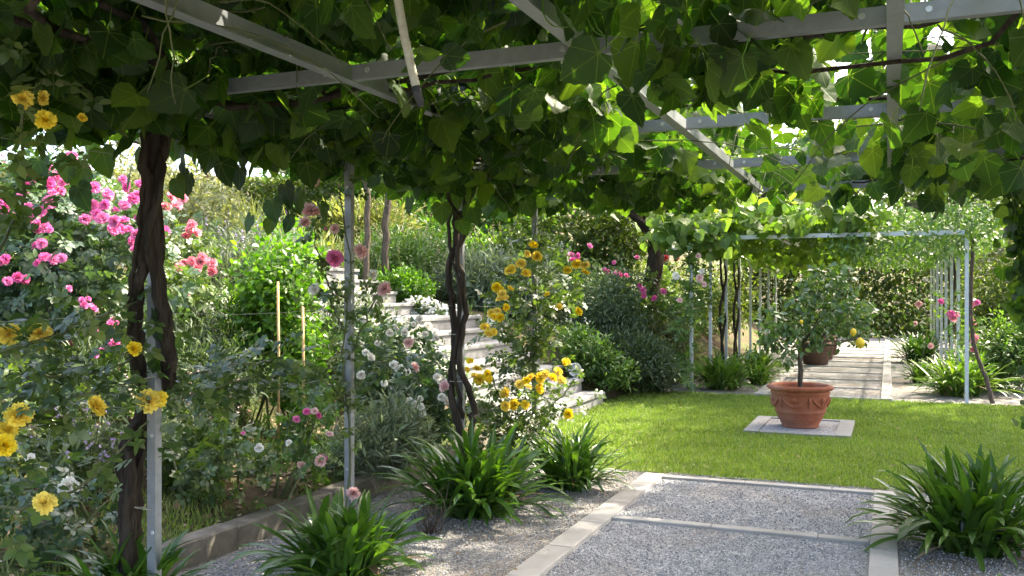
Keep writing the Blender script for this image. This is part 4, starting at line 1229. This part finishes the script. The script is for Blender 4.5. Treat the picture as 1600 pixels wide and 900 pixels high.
def white_patch(u, d, label, rad):
    loc = spot(u, d); root = empty('white_bedding_plant', loc, label, 'flower', 'white bedding flowers above the landing')
    mb = MB(); foliage(mb, [(0, 0, .16, rad, rad * .6, .16)], 900, T_LEAF, (.05, .08)); mb.build('foliage', M['rose_leaf'], root)
    mb = MB(); P, O = blob_points([(0, 0, .2, rad, rad * .6, .18)], 520, .10, 9, .1); k = P[:, 2] > .12; P = P[k]; m_ = len(P)
    mb.scatter(T_DIAM, frames(rdir(m_), O[k] + np.array([0, -.5, .6]) + rdir(m_) * .5), P, rng.uniform(.035, .06, m_)); mb.build('blossom', M['white_petal_s'], root)


white_patch(655, 13.7, 'white bedding flowers by the small black pots', .35); white_patch(738, 13.3, 'dense white bedding flowers right of the twisted trunk', .5); white_patch(695, 13.5, 'white bedding flowers hidden partly behind the twisted trunk', .35)
for (u, d, lab) in ((664, 13.2, 'small black plastic pot at the end of the upper step'), (677, 13.4, 'second small black plastic pot, nearer the twisted trunk')):
    mb = MB(); mb.lathe([(0, 0), (.075, 0), (.10, .2), (.112, .2), (.112, .225), (.096, .225), (.09, .16), (0, .16)], 18)
    o = mb.build('plant_pot', M['blackpot'], None, True); b = spot(u, d); o.location = (b[0], b[1], b[2] - .01); tag(o, lab, 'pot', 'black pots')

# pink and red roses behind the domed shrub
loc = spot(955, 16.2)
p3 = shrub('rose_bush', 'pink rose bush showing above the tall domed shrub', 'rose bush', loc, [(0, 0, .9, 1.0, .6, .7), (-.6, 0, 1.2, .6, .5, .6), (.7, 0, .6, .5, .5, .5)], 1500, T_ROSE, (.10, .16), 'rose_leaf', 'rose bushes on the bank', 7)
put_blooms(p3, 'pink_s', [(892, 401, 7), (899, 404, 7), (895, 409, 7), (905, 400, 5), (921, 385, 5), (960, 411, 4), (964, 428, 5), (970, 433, 6), (977, 433, 6), (950, 425, 4), (995, 403, 4), (1004, 455, 6), (1007, 463, 5), (1023, 467, 5), (1036, 456, 5), (945, 422, 4), (1000, 445, 4)], 15.3, 5, .15)
loc = spot(1045, 18.2)
p4 = shrub('rose_bush', 'sunlit yellow green rose bush with red blooms beside the dark leaning tree', 'rose bush', loc, [(0, 0, .9, .7, .6, .8), (-.3, 0, .5, .7, .6, .5)], 1500, T_ROSE, (.10, .16), 'rose_leaf_light', 'rose bushes on the bank', 6)
put_blooms(p4, 'red_s', [(1025, 406, 5), (1034, 408, 6), (1058, 405, 4), (1030, 415, 4), (1020, 402, 4), (1040, 402, 4)], 17.5, 5, .1)

# dead twigs beside the gravel
loc = spot(672, 5.75); o_mb = MB()
for i in range(26):
    a = rng.uniform(0, 2 * PI); e = np.array([math.cos(a) * rng.uniform(.05, .22), math.sin(a) * rng.uniform(.05, .22), rng.uniform(.08, .34)])
    cane(o_mb, [(rng.normal() * .02, rng.normal() * .02, 0), e * .5 + rng.normal(size=3) * .03, e], .004, .0015, 0, 7, .006)
o = o_mb.build('dry_shrub', M['tbark'], None, True); o.location = tuple(loc); tag(o, 'small dead brown twiggy shrub between the two nearer strap leaved clumps', 'dead shrub')
mb = MB()
pts = [bank(u, v) + np.array([0, 0, .015]) for u, v in ((240, 765), (300, 752), (365, 747), (430, 746), (500, 738), (560, 720))]
cane(mb, [p - pts[2] for p in pts], .009, .009, 0, 24, .003)
o = mb.build('drip_hose', M['hose'], None, True); o.location = tuple(pts[2]); tag(o, 'dark irrigation hose lying across the rose bed', 'hose')


# ================================================================== AGAPANTHUS
def agapanthus(label, x, y, rad, hgt, n, mat='agap', group='strap leaved agapanthus clumps', wid=.047, seed=0):
    r = np.random.default_rng(seed + 50); L = 11; n = int(n * 1.35)
    mb = MB(); Wd = np.zeros((n, L, 3, 3))
    for i in range(n):
        az = r.uniform(0, 2 * PI); br_ = rad * .36 * math.sqrt(r.uniform(0, 1))
        ba = r.uniform(0, 2 * PI)
        ln = r.uniform(.72, 1.1) * math.hypot(rad, hgt) * .83
        e0 = R(r.uniform(22, 88)); bend = R(r.uniform(20, 100)); tw = r.uniform(-.5, .5)
        p = np.array([br_ * math.cos(ba), br_ * math.sin(ba), 0.0]); az = .7 * az + .3 * ba if abs(az - ba) < 2 else az
        h = np.array([math.cos(az), math.sin(az), 0]); s = np.array([-h[1], h[0], 0])
        wmax = wid * r.uniform(.8, 1.2)
        for k in range(L):
            t = k / (L - 1); e = e0 - bend * t ** 1.7
            dirv = h * math.cos(e) + np.array([0, 0, math.sin(e)]); up_ = -h * math.sin(e) + np.array([0, 0, math.cos(e)])
            w_ = wmax * (.55 + .6 * t) * (1 - t ** 5) ** .7 * (1 if t < .8 else 1) * .5
            if k == L - 1: w_ = .0012
            ss = s * math.cos(tw * t) + up_ * math.sin(tw * t)
            Wd[i, k, 0] = p - ss * w_ + up_ * w_ * .35; Wd[i, k, 1] = p; Wd[i, k, 2] = p + ss * w_ + up_ * w_ * .35
            p = p + dirv * ln / (L - 1)
            if p[2] < .01: p[2] = .01
    nd = max(3, int(n * .05)); old = np.zeros(n, bool); old[r.choice(n, nd, replace=False)] = True
    Wd[old, :, :, 2] *= np.linspace(.75, .35, L)[None, :, None]
    mb.grid(Wd[~old]); mb.grid(Wd[old], 1)
    o = mb.build('agapanthus', [M[mat], M['litter']], None, True); o.location = (x, y, tz(x, y) - .005)
    return tag(o, label, 'agapanthus', group)


agapanthus('large strap leaved agapanthus clump in the gravel left of the path', -2.62, 5.72, .60, .50, 210, seed=1)
agapanthus('smaller darker agapanthus clump at the lawn corner, behind the large one', -2.30, 6.75, .46, .42, 170, seed=2, wid=.034)
agapanthus('agapanthus clump at the bottom edge in front of the slim rose post', -2.66, 4.12, .42, .40, 150, seed=3)
agapanthus('agapanthus leaves cut off by the bottom edge under the thick vine trunk', -3.28, 3.22, .42, .32, 110, seed=4)
agapanthus('large agapanthus clump right of the path border at the right edge', .46, 6.02, .56, .50, 215, seed=5)
agapanthus('pale green agapanthus at the front left post of the far pergola', -2.42, 14.7, .58, .50, 170, 'agap_light', seed=6)
agapanthus('agapanthus second from the front on the left of the far path', -2.25, 17.2, .55, .48, 150, 'agap_light', seed=7)
agapanthus('bright yellow green agapanthus tuft beside the front left far clump', -2.0, 15.7, .34, .34, 90, 'agap_light', seed=8)
agapanthus('spreading agapanthus at the front right post of the far pergola', .98, 15.1, .72, .52, 190, 'agap_light', seed=9)
agapanthus('small sunlit agapanthus behind the spreading one on the right of the far path', .52, 16.9, .36, .40, 90, 'agap_light', seed=10)
agapanthus('dark distant agapanthus on the right of the far path', .62, 22.0, .72, .56, 170, 'agap', seed=11)
agapanthus('small agapanthus shoot in the gravel at the bottom right corner', .52, 4.95, .16, .12, 26, seed=12)

# ================================================================== POT AND LEMON TREE
px, py = -.92, 10.78
pt = empty('terracotta_pot', (px, py, .012), 'large round terracotta pot with relief garlands on the paved square', 'pot')
mb = MB()
prof = [(0, 0), (.195, 0), (.205, .012), (.20, .03), (.215, .05), (.235, .10), (.262, .155), (.268, .168), (.276, .172), (.276, .186), (.270, .190), (.290, .235), (.306, .29), (.313, .34), (.312, .372), (.322, .38), (.324, .394), (.315, .402), (.318, .412), (.345, .42), (.358, .436), (.358, .456), (.345, .47), (.325, .473), (.300, .465), (.292, .44), (.285, .40), (0, .398)]
mb.lathe(prof, 56)
body = mb.build('pot_body', M['terra'], pt, True)
sm = MB(); sm.lathe([(.284, .408), (.2, .416), (.08, .42), (0, .422)], 24)
for i in range(60):
    a = rng.uniform(0, 2 * PI); q = .26 * math.sqrt(rng.uniform()); sm.scatter(T_PEB, frames(rdir(1), rdir(1)), np.array([[q * math.cos(a), q * math.sin(a), .418]]), [rng.uniform(.008, .018)])
sm.build('potting_soil', M['potsoil'], pt)
def pr(z): 
    zs = [.186, .235, .29, .34, .372]; rs = [.272, .290, .306, .313, .312]
    return float(np.interp(z, zs, rs))
rl = MB()
for k in range(6):                                                  # swags, rosettes and medallions in relief
    a0 = k * PI / 3 + .42
    ph = np.linspace(-.42, .42, 15)
    zz = .335 - .085 * (1 - (ph / .42) ** 2)
    rl.tube([((pr(z) + .006) * math.cos(a0 + p_), (pr(z) + .006) * math.sin(a0 + p_), z) for p_, z in zip(ph, zz)], .009 + .008 * (1 - (ph / .42) ** 2), 7, 0, .15)
    for dx, dz, rr in ((0, .0, .034), (.0, -.055, .02)):
        z = .325 + dz; aa = a0 + PI / 6 * 0
        c = np.array([(pr(z) + .0) * math.cos(aa), (pr(z) + .0) * math.sin(aa), z])
        V = []; F = []
        o_ = np.array([math.cos(aa), math.sin(aa), 0]); s_ = np.array([-o_[1], o_[0], 0])
        for ri, (q, h) in enumerate(((1, -.004), (.8, .014), (.4, .020), (0.01, .022))):
            for j in range(12):
                t = j / 12 * 2 * PI; wob = 1 + .18 * math.cos(5 * t)
                V.append(c + o_ * h + s_ * rr * q * wob * math.cos(t) + np.array([0, 0, rr * q * wob * math.sin(t)]))
        for ri in range(3):
            for j in range(12): F.append((ri * 12 + j, ri * 12 + (j + 1) % 12, (ri + 1) * 12 + (j + 1) % 12, (ri + 1) * 12 + j))
        rl.add(V, F)
    a1 = a0 + .52
    rl.tube([((pr(z) + .004) * math.cos(a1), (pr(z) + .004) * math.sin(a1), z) for z in np.linspace(.35, .235, 7)], [.012, .018, .02, .016, .013, .01, .006], 7, 0, .2)
for k in range(44):                                                 # bead row near the foot
    a = k / 44 * 2 * PI; rl.scatter(T_PEB, frames(np.array([[math.cos(a + 1.57), math.sin(a + 1.57), 0]]), np.array([[math.cos(a), math.sin(a), 0]])), np.array([[.240 * math.cos(a), .240 * math.sin(a), .105]]), [.013])
for k in range(76):                                                 # rope edge of the rim
    a = k / 76 * 2 * PI; rl.scatter(T_PEB, frames(np.array([[-math.sin(a), math.cos(a), 1.2]]), np.array([[math.cos(a), math.sin(a), 0]])), np.array([[.357 * math.cos(a), .357 * math.sin(a), .445]]), [.016])
rl.build('relief', M['terra'], pt, True)

lt = empty('lemon_tree', (px, py, .42), 'small lemon tree with ripe fruit growing in the terracotta pot', 'lemon tree')
lc = np.array([px, py, .42])
mb = MB(); rootp = np.array([0, 0, -.02])
top = at(1249, 540, 10.35) - lc
cane(mb, [rootp, (top * .5) + [.008, 0, 0], top], .030, .024, 0, 10, .002)
LB = []
for (u, v, dd) in ((1215, 500, 0), (1265, 455, .1), (1310, 440, 0), (1345, 470, -.1), (1360, 515, 0), (1330, 500, .2), (1290, 490, -.25), (1200, 535, .1), (1240, 470, .2), (1285, 520, .1), (1355, 530, -.05), (1225, 550, -.1)):
    e = at(u, v, 10.35 + dd) - lc; mid = (top + e) / 2 + [0, 0, -.03] + rng.normal(size=3) * .03
    cane(mb, [top - [0, 0, .03], mid, e], .012, .004, 0, 9, .008)
mb.build('trunk', M['tbark'], lt, True)
mf = MB()
pxs = [(1205, 535, .12, .09), (1195, 520, .08, .07), (1215, 500, .16, .10), (1240, 545, .14, .07), (1255, 520, .18, .11), (1245, 470, .12, .09), (1270, 450, .15, .09), (1300, 440, .14, .10), (1325, 438, .12, .08), (1290, 480, .2, .12), (1330, 475, .16, .11), (1355, 490, .12, .10), (1320, 510, .17, .09), (1345, 525, .14, .07), (1368, 520, .09, .08), (1285, 525, .15, .07), (1225, 565, .08, .04), (1280, 425, .10, .06), (1180, 548, .06, .05), (1308, 415, .08, .05)]
blobs = []
for (u, v, rx, rz) in pxs:
    e = at(u, v, 10.35 + rng.uniform(-.2, .2)) - lc; blobs.append((e[0], e[1], e[2], rx * 1.15, rx * 1.2, rz * 1.1))
foliage(mf, blobs, 1650, T_LEAF, (.05, .10), 0, .42, 7, .7, .6, .9, .5)
mf.build('foliage', M['lemon_leaf'], lt)
for (u, v, r_) in ((1344, 536, 7), (1333, 519, 5), (1252, 503, 3)):
    if not r_: continue
    d = 10.15; e = at(u, v, d) - lc; q = r_ / F_PX * d
    mb = MB(); mb.lathe([(0, -1.35 * q), (.2 * q, -1.25 * q), (.55 * q, -.95 * q), (.92 * q, -.4 * q), (1.0 * q, 0), (.88 * q, .5 * q), (.55 * q, .95 * q), (.18 * q, 1.2 * q), (0, 1.25 * q)], 16)
    o = mb.build('lemon', M['lemon'], lt, True); o.location = tuple(e)

# ================================================================== FAR PERGOLA PLANTS
def far_vine(name, label, cat, loc, boxes, n, tpl, size, mat, trunk=True, group='climbers on the far pergola'):
    root = empty(name, loc, label, cat, group); rt = np.array(loc)
    mb = MB(); tot = sum((b[1] - b[0]) * (b[3] - b[2]) for b in boxes)
    for (x0, x1, y0, y1, z0, z1) in boxes:
        k = int(n * (x1 - x0) * (y1 - y0) / tot); ns = max(3, k // 14)
        S = np.stack([rng.uniform(x0, x1, ns), rng.uniform(y0, y1, ns), rng.uniform(z0, z1, ns)], -1)
        P = S[rng.integers(0, ns, k)] + rng.normal(size=(k, 3)) * np.array([.18, .18, .10])
        mb.scatter(tpl, frames(rdir(k) * .9 + np.array([0, -.1, -.55]), np.array([.1, -.6, .6]) + rdir(k) * .65), P - rt, rng.uniform(size[0], size[1], k))
    mb.build('foliage', M[mat], root)
    if trunk:
        ms = MB()
        for k in range(2):
            cane(ms, [(.06 * math.cos(a * 2 + k * 2.6), .06 * math.sin(a * 2 + k * 2.6), a * .6) for a in range(5)], .03, .02, 0, 20, .004)
        ms.build('trunk', M['bark'], root, True)
    return root


far_vine('grape_vine', 'grape vine with leaves coloured as sunlit heaped on the front left corner of the far pergola', 'grape vine', (-2.86, 17.31, 0), [(-3.3, -1.2, 13.9, 16.5, 2.45, 2.85), (-3.3, -2.3, 13.75, 14.3, 2.25, 2.6), (-1.2, -.2, 14.0, 16.5, 2.45, 2.68)], 2800, T_VINE, (.11, .19), 'vine_far')
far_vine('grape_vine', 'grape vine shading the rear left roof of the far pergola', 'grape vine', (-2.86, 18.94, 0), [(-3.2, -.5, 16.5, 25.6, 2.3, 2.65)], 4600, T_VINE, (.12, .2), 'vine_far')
far_vine('jasmine', 'fine leaved pale climber over the front right corner of the far pergola', 'climber', (1.1, 14.1, 0), [(-.9, 1.5, 13.85, 16.5, 2.3, 2.75), (-.6, 1.1, 13.85, 14.3, 2.05, 2.35)], 5200, T_LEAFN, (.07, .13), 'rose_leaf_light', False)
far_vine('jasmine', 'fine leaved climber over the rear right roof of the far pergola', 'climber', (1.1, 18.94, 0), [(-.6, 1.4, 16.5, 25.6, 2.3, 2.65)], 9500, T_LEAFN, (.09, .16), 'rose_leaf_light', True)
# leaning trunk at the right front post
mb = MB(); b = np.array([1.22, 14.25, 0.0]); cane(mb, [np.array([.12, -.05, -.02]), np.array([.04, 0, .3]), np.array([-.1, .05, .75]), np.array([-.16, .05, 1.4]), np.array([-.12, .02, 2.3])], .035, .022, 0, 22, .006)
o = mb.build('leaning_trunk', M['tbark'], None, True); o.location = tuple(b); tag(o, 'bare leaning climber stem propped on the front right far post', 'climber stem')
# climber on the front left far post
fl = empty('climbing_rose', (-2.8, 14.0, 0), 'leafy climbing rose with white blooms round the front left far post', 'climbing rose', 'climbers on the far pergola')
rt = np.array(fl.location); mb = MB(); ms = MB()
for r_, n_, s_ in (([at(1075, 610, 13.9), at(1068, 520, 13.9), at(1080, 440, 13.9), at(1070, 340, 13.9)], 330, .13), ([at(1080, 480, 13.9), at(1110, 470, 14.2), at(1095, 420, 14.2)], 90, .12), ([at(1065, 600, 13.9), at(1055, 560, 13.9)], 60, .1)):
    rose_spray(fl, mb, r_, n_, s_, (.09, .16)); cane(ms, [p - rt for p in r_], .012, .006, 0, 16, .01)
mb.build('foliage', M['rose_leaf_light'], fl); ms.build('stem', M['stem'], fl, True)
for (u, v, r_, k) in ((1055, 385, 6, 'white_s'), (1056, 432, 6, 'white_s'), (1062, 470, 5, 'pale_s'), (1092, 435, 7, 'pale_s'), (1096, 425, 5, 'white_s'), (1090, 400, 5, 'pale_s'), (1100, 445, 5, 'pale_s')):
    p = at(u, v, 13.7) - rt; bloom(fl, k, p, r_ / F_PX * 13.7, -ray(u, v) + np.array([0, 0, .3]) + rng.normal(size=3) * .3)
fr = empty('climbing_rose', (1.0, 14.1, 0), 'pink climbing rose round the front right far posts', 'climbing rose', 'climbers on the far pergola')
rt = np.array(fr.location); mb = MB(); ms = MB()
for r_, n_, s_ in (([at(1500, 590, 13.2), at(1490, 520, 13.8), at(1495, 460, 13.8)], 60, .12), ([at(1512, 570, 13.0), at(1518, 520, 12.9), at(1520, 480, 12.9)], 45, .10), ([at(1440, 560, 18), at(1450, 500, 18), at(1435, 440, 18), at(1425, 400, 18)], 120, .25)):
    rose_spray(fr, mb, r_, n_, s_, (.09, .15)); cane(ms, [p - rt for p in r_], .009, .005, 0, 14, .01)
mb.build('foliage', M['rose_leaf_light'], fr); ms.build('stem', M['stem'], fr, True)
for (u, v, r_, k) in ((1486, 492, 7, 'pink_s'), (1494, 494, 6, 'pink_s'), (1490, 497, 6, 'coral_s'), (1470, 472, 5, 'pink_s'), (1517, 477, 5, 'coral_s'), (1527, 474, 5, 'pink_s'), (1516, 500, 5, 'pink_s'), (1521, 504, 5, 'coral_s'), (1522, 528, 6, 'coral_s'), (1520, 547, 5, 'coral_s'), (1521, 533, 4, 'pink_s'), (1436, 475, 5, 'pale_s'), (1446, 438, 4, 'white_s'), (1430, 506, 4, 'pale_s'), (1453, 541, 5, 'pale_s')):
    d = 12.9 if u > 1500 else 13.7 if u > 1460 else 17.6
    p = at(u, v, d) - rt; bloom(fr, k, p, r_ / F_PX * d, -ray(u, v) + np.array([0, 0, .3]) + rng.normal(size=3) * .3)
# hanging vine at the right frame edge
hv = empty('climbing_plant', (.92, 8.0, 0), 'dark leaved climber hanging down the right edge of the near pergola', 'climber')
rt = np.array(hv.location); mb = MB(); ms = MB()
for r_, n_ in (([at(1585, 260, 7.0), at(1592, 340, 7.0), at(1598, 410, 7.0), at(1600, 480, 7.0)], 130), ([at(1605, 260, 7.0), at(1612, 360, 7.0), at(1608, 500, 7.0)], 90), ([at(1615, 230, 7.1), at(1618, 460, 7.1), at(1616, 668, 7.05)], 80)):
    P = np.asarray(r_); cane(ms, [p - rt for p in r_], .008, .004, 0, 14, .008)
    t = rng.uniform(0, len(P) - 1, n_); j = np.minimum(t.astype(int), len(P) - 2); f = (t - j)[:, None]
    Q = P[j] * (1 - f) + P[j + 1] * f + rng.normal(size=(n_, 3)) * .06
    mb.scatter(T_VINE, frames(rdir(n_) * .7 + np.array([0, 0, -.8]), rdir(n_) * .6 + np.array([-.2, -.7, .3])), Q - rt, rng.uniform(.06, .11, n_))
mb.build('foliage', M['vine'], hv); ms.build('stem', M['bark'], hv, True)

# brown planters along the far path
for i, (yy, lab) in enumerate(((20.3, 'nearest brown planter on the left of the far path, behind the lemon tree'), (21.9, 'middle brown planter on the left of the far path'), (23.5, 'farthest brown planter on the left of the far path'))):
    pr_ = empty('planter', (-1.42, yy, .03), lab, 'planter', 'brown planters on the far path')
    mb = MB(); mb.lathe([(0, 0), (.25, 0), (.29, .40), (.33, .41), (.33, .47), (.29, .47), (.28, .40), (0, .40)], 24); mb.build('planter_body', M['brownpot'], pr_, True)
    sm = MB(); sm.lathe([(.279, .41), (0, .42)], 18); sm.build('potting_soil', M['potsoil'], pr_)

# shrubs right of the far pergola
shrub('shrub', 'loose light green shrub right of the far pergola', 'shrub', spot(1570, 14.2), [(0, 0, .55, .65, .6, .55), (.5, .2, .7, .6, .6, .6), (-.2, .1, .35, .5, .5, .35)], 6500, T_LEAFN, (.06, .12), 'rose_leaf_light', 'shrubs behind the lawn', 8)
shrub('shrub', 'dark olive shrub behind the light one on the right', 'shrub', spot(1575, 20), [(0, 0, 1.4, 1.3, 1.1, 1.2), (.9, 0, 1.2, 1.1, 1.0, 1.1), (-.4, 0, .9, .9, .8, .8)], 9000, T_LEAFN, (.09, .16), 'tree', 'shrubs behind the lawn', 8, 'tbark')
shrub('shrub', 'yellow green shrub behind the left posts of the far pergola', 'shrub', (-4.6, 19, tz(-4.6, 19)), [(0, 0, .7, 1.0, 1.4, .8), (-.5, 1.6, .8, .9, 1.1, .8)], 6000, T_LEAFN, (.08, .15), 'hedge', 'shrubs behind the lawn', 6)
shrub('shrub', 'sunny green shrub farther along the left of the far pergola', 'shrub', (-4.4, 23.5, tz(-4.4, 23.5)), [(0, 0, .9, 1.1, 1.5, 1.0), (.2, 2.0, 1.0, 1.0, 1.2, 1.0)], 6000, T_LEAFN, (.09, .16), 'hedge', 'shrubs behind the lawn', 6)
shrub('shrub', 'pale shrub along the right side of the far pergola', 'shrub', (2.6, 24, tz(2.6, 24)), [(0, 0, .8, .9, 1.6, .9), (.1, 2.4, .9, .9, 1.3, .9)], 6000, T_LEAFN, (.09, .16), 'olive', 'shrubs behind the lawn', 6)

shrub('shrub', 'dense green shrub filling in under the dark leaning tree', 'shrub', spot(890, 18.5), [(0, 0, .9, 1.3, .9, 1.0), (.9, .2, 1.3, .9, .8, .8), (-1.1, 0, .9, 1.0, .8, .9)], 8500, T_LEAF, (.09, .15), 'tree', 'shrubs on the upper bank', 8)
shrub('shrub', 'sunny yellow green shrub behind the twisted vine trunk', 'shrub', spot(730, 23), [(0, 0, 1.0, 1.4, .9, 1.0), (-1.4, 0, 1.3, 1.2, .9, 1.2), (1.3, .2, 1.2, 1.1, .9, 1.1)], 8500, T_LEAF, (.10, .17), 'bright', 'shrubs on the upper bank', 8)
shrub('shrub', 'sunny yellow green shrub between the slim rose post and the thin trunks', 'shrub', spot(520, 22), [(0, 0, 1.0, 1.3, .9, 1.1), (1.3, 0, 1.3, 1.1, .9, 1.2), (-1.3, 0, .8, 1.0, .9, .9)], 8000, T_LEAF, (.10, .17), 'bright', 'shrubs on the upper bank', 8)
shrub('shrub', 'pale feathery shrub on the upper bank above the coral rose', 'shrub', spot(290, 13.5), [(0, 0, .7, 1.0, .8, .7), (-1.0, 0, .8, .9, .8, .8)], 7000, T_LEAFN, (.07, .13), 'olive', 'shrubs on the upper bank', 8)
# hedges
def hedge(label, x0, x1, y0, y1, z0, h, n, mat, size=(.07, .13)):
    root = empty('hedge', ((x0 + x1) / 2, (y0 + y1) / 2, z0), label, 'hedge', 'clipped hedges')
    rt = np.array(root.location); mb = MB()
    P = np.stack([rng.uniform(x0, x1, n), rng.uniform(y0, y1, n), z0 + h * rng.uniform(0, 1, n)], -1)
    f = rng.integers(0, 4, n)
    P[:, 1] = np.where(f < 2, y0 + np.abs(rng.normal(size=n)) * .10, P[:, 1]); P[:, 2] = np.where(f == 2, z0 + h - np.abs(rng.normal(size=n)) * .08, P[:, 2])
    P += rng.normal(size=P.shape) * .04
    mb.scatter(T_LEAF, frames(rdir(n), np.array([0, -.5, .6]) + rdir(n) * .9), P - rt, rng.uniform(size[0], size[1], n))
    mb.build('foliage', M[mat], root)
    ms = MB()
    for k in range(int((x1 - x0) / .6)):
        x = x0 + .3 + k * .6; ms.tube([(x - rt[0], 0, -.2), (x - rt[0] + .05, .05, h * .5), (x - rt[0] - .04, 0, h * .85)], [.03, .025, .012], 6)
    ms.build('trunk', M['dbark'], root, True)


hedge('tall ivy covered hedge closing the end of the far path', -5.5, 5.5, 34.3, 35.4, tz(0, 34.5), 4.0, 38000, 'hedge', (.11, .20))
hz = bank(355, 318)
hedge('low trimmed hedge at the top of the bank', -17.5, -11.2, 17.5, 18.4, tz(-14, 17.8) - .1, .95, 9000, 'hedge', (.06, .11))


# ================================================================== TREES
def limb(ms, s, e, r0, r1, k=10, sag=.1):
    mid = (np.array(s) + np.array(e)) / 2 + rng.normal(size=3) * sag
    return cane(ms, [np.array(s), mid, np.array(e)], r0, r1, 0, k, .015)


def make_tree(label, loc, h, crown, blobs_n, leaves, tpl, size, mat, bark, trunk_r, group, lean=(0, 0), base_frac=.35, seed=0):
    root = empty('tree', loc, label, 'tree', group)
    ms = MB(); top = np.array([lean[0], lean[1], h * base_frac])
    limb(ms, (0, 0, -.3), top, trunk_r, trunk_r * .75, 14, .08)
    cb = []
    for i in range(blobs_n):
        a = i * 2.4 + rng.uniform(-.5, .5); q = crown[0] * math.sqrt((i + .4) / blobs_n) * .85
        zc = h * base_frac + (h * (1 - base_frac)) * rng.uniform(.12, .9) * (1 - .35 * (q / crown[0]) ** 2)
        c = np.array([lean[0] * 1.4 + q * math.cos(a), lean[1] * 1.4 + q * math.sin(a), zc]); s = crown[1] * rng.uniform(.7, 1.25)
        cb.append((c[0], c[1], c[2], s, s, s * .7)); limb(ms, top * rng.uniform(.8, 1.0), c, trunk_r * .38, trunk_r * .08, 9, .15)
        for j in range(3):
            limb(ms, c, c + rdir(1)[0] * s * .9, trunk_r * .09, .006, 6, .06)
    ms.build('trunk', M[bark], root, True)
    mb = MB(); foliage(mb, cb, leaves, tpl, size, 0, .26, 22, .55, .5, .9, .25)
    mb.build('crown', M[mat], root)
    return root


def tree_copy(src, label, x, y, rz, s, dz=0.0):
    c = copy_tree(src); c.location = (x, y, tz(x, y) + dz); c.rotation_euler = (0, 0, rz); c.scale = (s, s, s * random.uniform(.95, 1.1)); c['label'] = label
    return c


GT = 'trees around the garden'
# dark spreading tree whose trunk shows beside the red rose
b = spot(985, 17.2)
make_tree('dark spreading tree with a leaning trunk behind the pink and red roses', b, 7.2, (4.2, 1.15), 16, 15000, T_LEAF, (.10, .17), 'tree', 'dbark', .20, GT, (.5, .1), .30)
olv = make_tree('silvery olive tree on the upper bank, at the far left', (-16.5, 12, tz(-16.5, 12)), 4.1, (1.9, .75), 11, 9000, T_LEAFN, (.10, .18), 'olive', 'tbark', .14, GT, (.2, .1), .34)
for i, (x, y, s, lab) in enumerate(((-14.5, 20.5, .95, 'silvery olive tree on the upper bank, just behind the trimmed hedge'), (-19, 20, 1.15, 'silvery olive tree farther up behind the trimmed hedge'), (-20, 15.5, 1.1, 'silvery olive tree high on the left of the bank'),
                                    (-12.2, 23.5, 1.1, 'silvery olive tree behind the thin bare trunks'), (-16.5, 26, 1.25, 'silvery olive tree far back on the left slope'), (-22, 25, 1.35, 'largest silvery olive tree far back on the slope'),
                                    (-9.8, 27.5, 1.25, 'silvery olive tree far back above the steps'), (-12.6, 9.6, 1.1, 'silvery olive tree directly behind the pink shrub rose'), (-12.6, 13.2, 1.0, 'silvery olive tree left of the trimmed hedge'), (-14.6, 7.6, 1.25, 'silvery olive tree behind the pink shrub rose, cut by the left edge'), (3.8, 29, 1.1, 'silvery olive tree behind the right posts of the far pergola'), (6.6, 24.5, 1.15, 'silvery olive tree right of the far pergola'))):
    tree_copy(olv, lab, x, y, i * 1.3, s)
brd = make_tree('broad leafy tree behind the terrace above the steps', (-9.2, 22, tz(-9.2, 22)), 5.4, (2.2, .9), 12, 11000, T_LEAF, (.10, .17), 'tree', 'tbark', .12, GT, (.1, .2), .36)
for i, (x, y, s, lab) in enumerate(((-7.2, 25.5, 1.05, 'broad leafy tree behind the dark leaning tree'), (-5.4, 29, 1.2, 'broad leafy tree left of the ivy hedge'), (-12.0, 31, 1.35, 'broad leafy tree far up the slope'), (-2.5, 41, 1.55, 'tall leafy tree beyond the ivy hedge, left of the path axis'),
                                    (3.4, 43, 1.5, 'tall leafy tree beyond the ivy hedge, right of the path axis'), (8.2, 36, 1.4, 'leafy tree beyond the olive trees on the right'), (-7.6, 33, 1.3, 'broad leafy tree far behind the upper terrace'), (-16.5, 34, 1.6, 'broad leafy tree on the skyline of the slope'), (10.5, 28, 1.35, 'leafy tree at the right edge behind the olives'))):
    tree_copy(brd, lab, x, y, i * 1.7 + .4, s)
# thin bare stems seen between the slim post and the twisted trunk
for (u, vt, d, r_, lab) in ((563, 240, 13.6, .055, 'thin pale tree trunk just right of the slim rose post'), (606, 262, 14.4, .065, 'thin pale tree trunk with small crown, right of its neighbour')):
    b = spot(u, d)
    make_tree(lab, b, 4.6, (1.2, .55), 7, 3600, T_LEAFN, (.09, .16), 'olive', 'tbark', r_, GT, (.1, .0), .55)
# big trees outside the right of the view that shade the lawn
big = make_tree('large shade tree standing right of the lawn', (5.6, 15.2, 0), 10.5, (3.4, 1.3), 18, 24000, T_LEAF, (.16, .26), 'tree', 'tbark', .24, GT, (.2, .1), .30)
for i, (x, y, s, lab) in enumerate(((6.4, 11.8, 1.0, 'large unseen tree added right of the near pergola to shade the gravel'), (5.4, 23.2, .74, 'medium unseen tree added right of the far pergola to shade its path'), (8.8, 8.6, 1.05, 'large unseen tree added farthest right beside the near pergola for shade'))):  # out of view, added to keep sun off gravel and far path
    tree_copy(big, lab, x, y, 1.1 + i * 2, s)
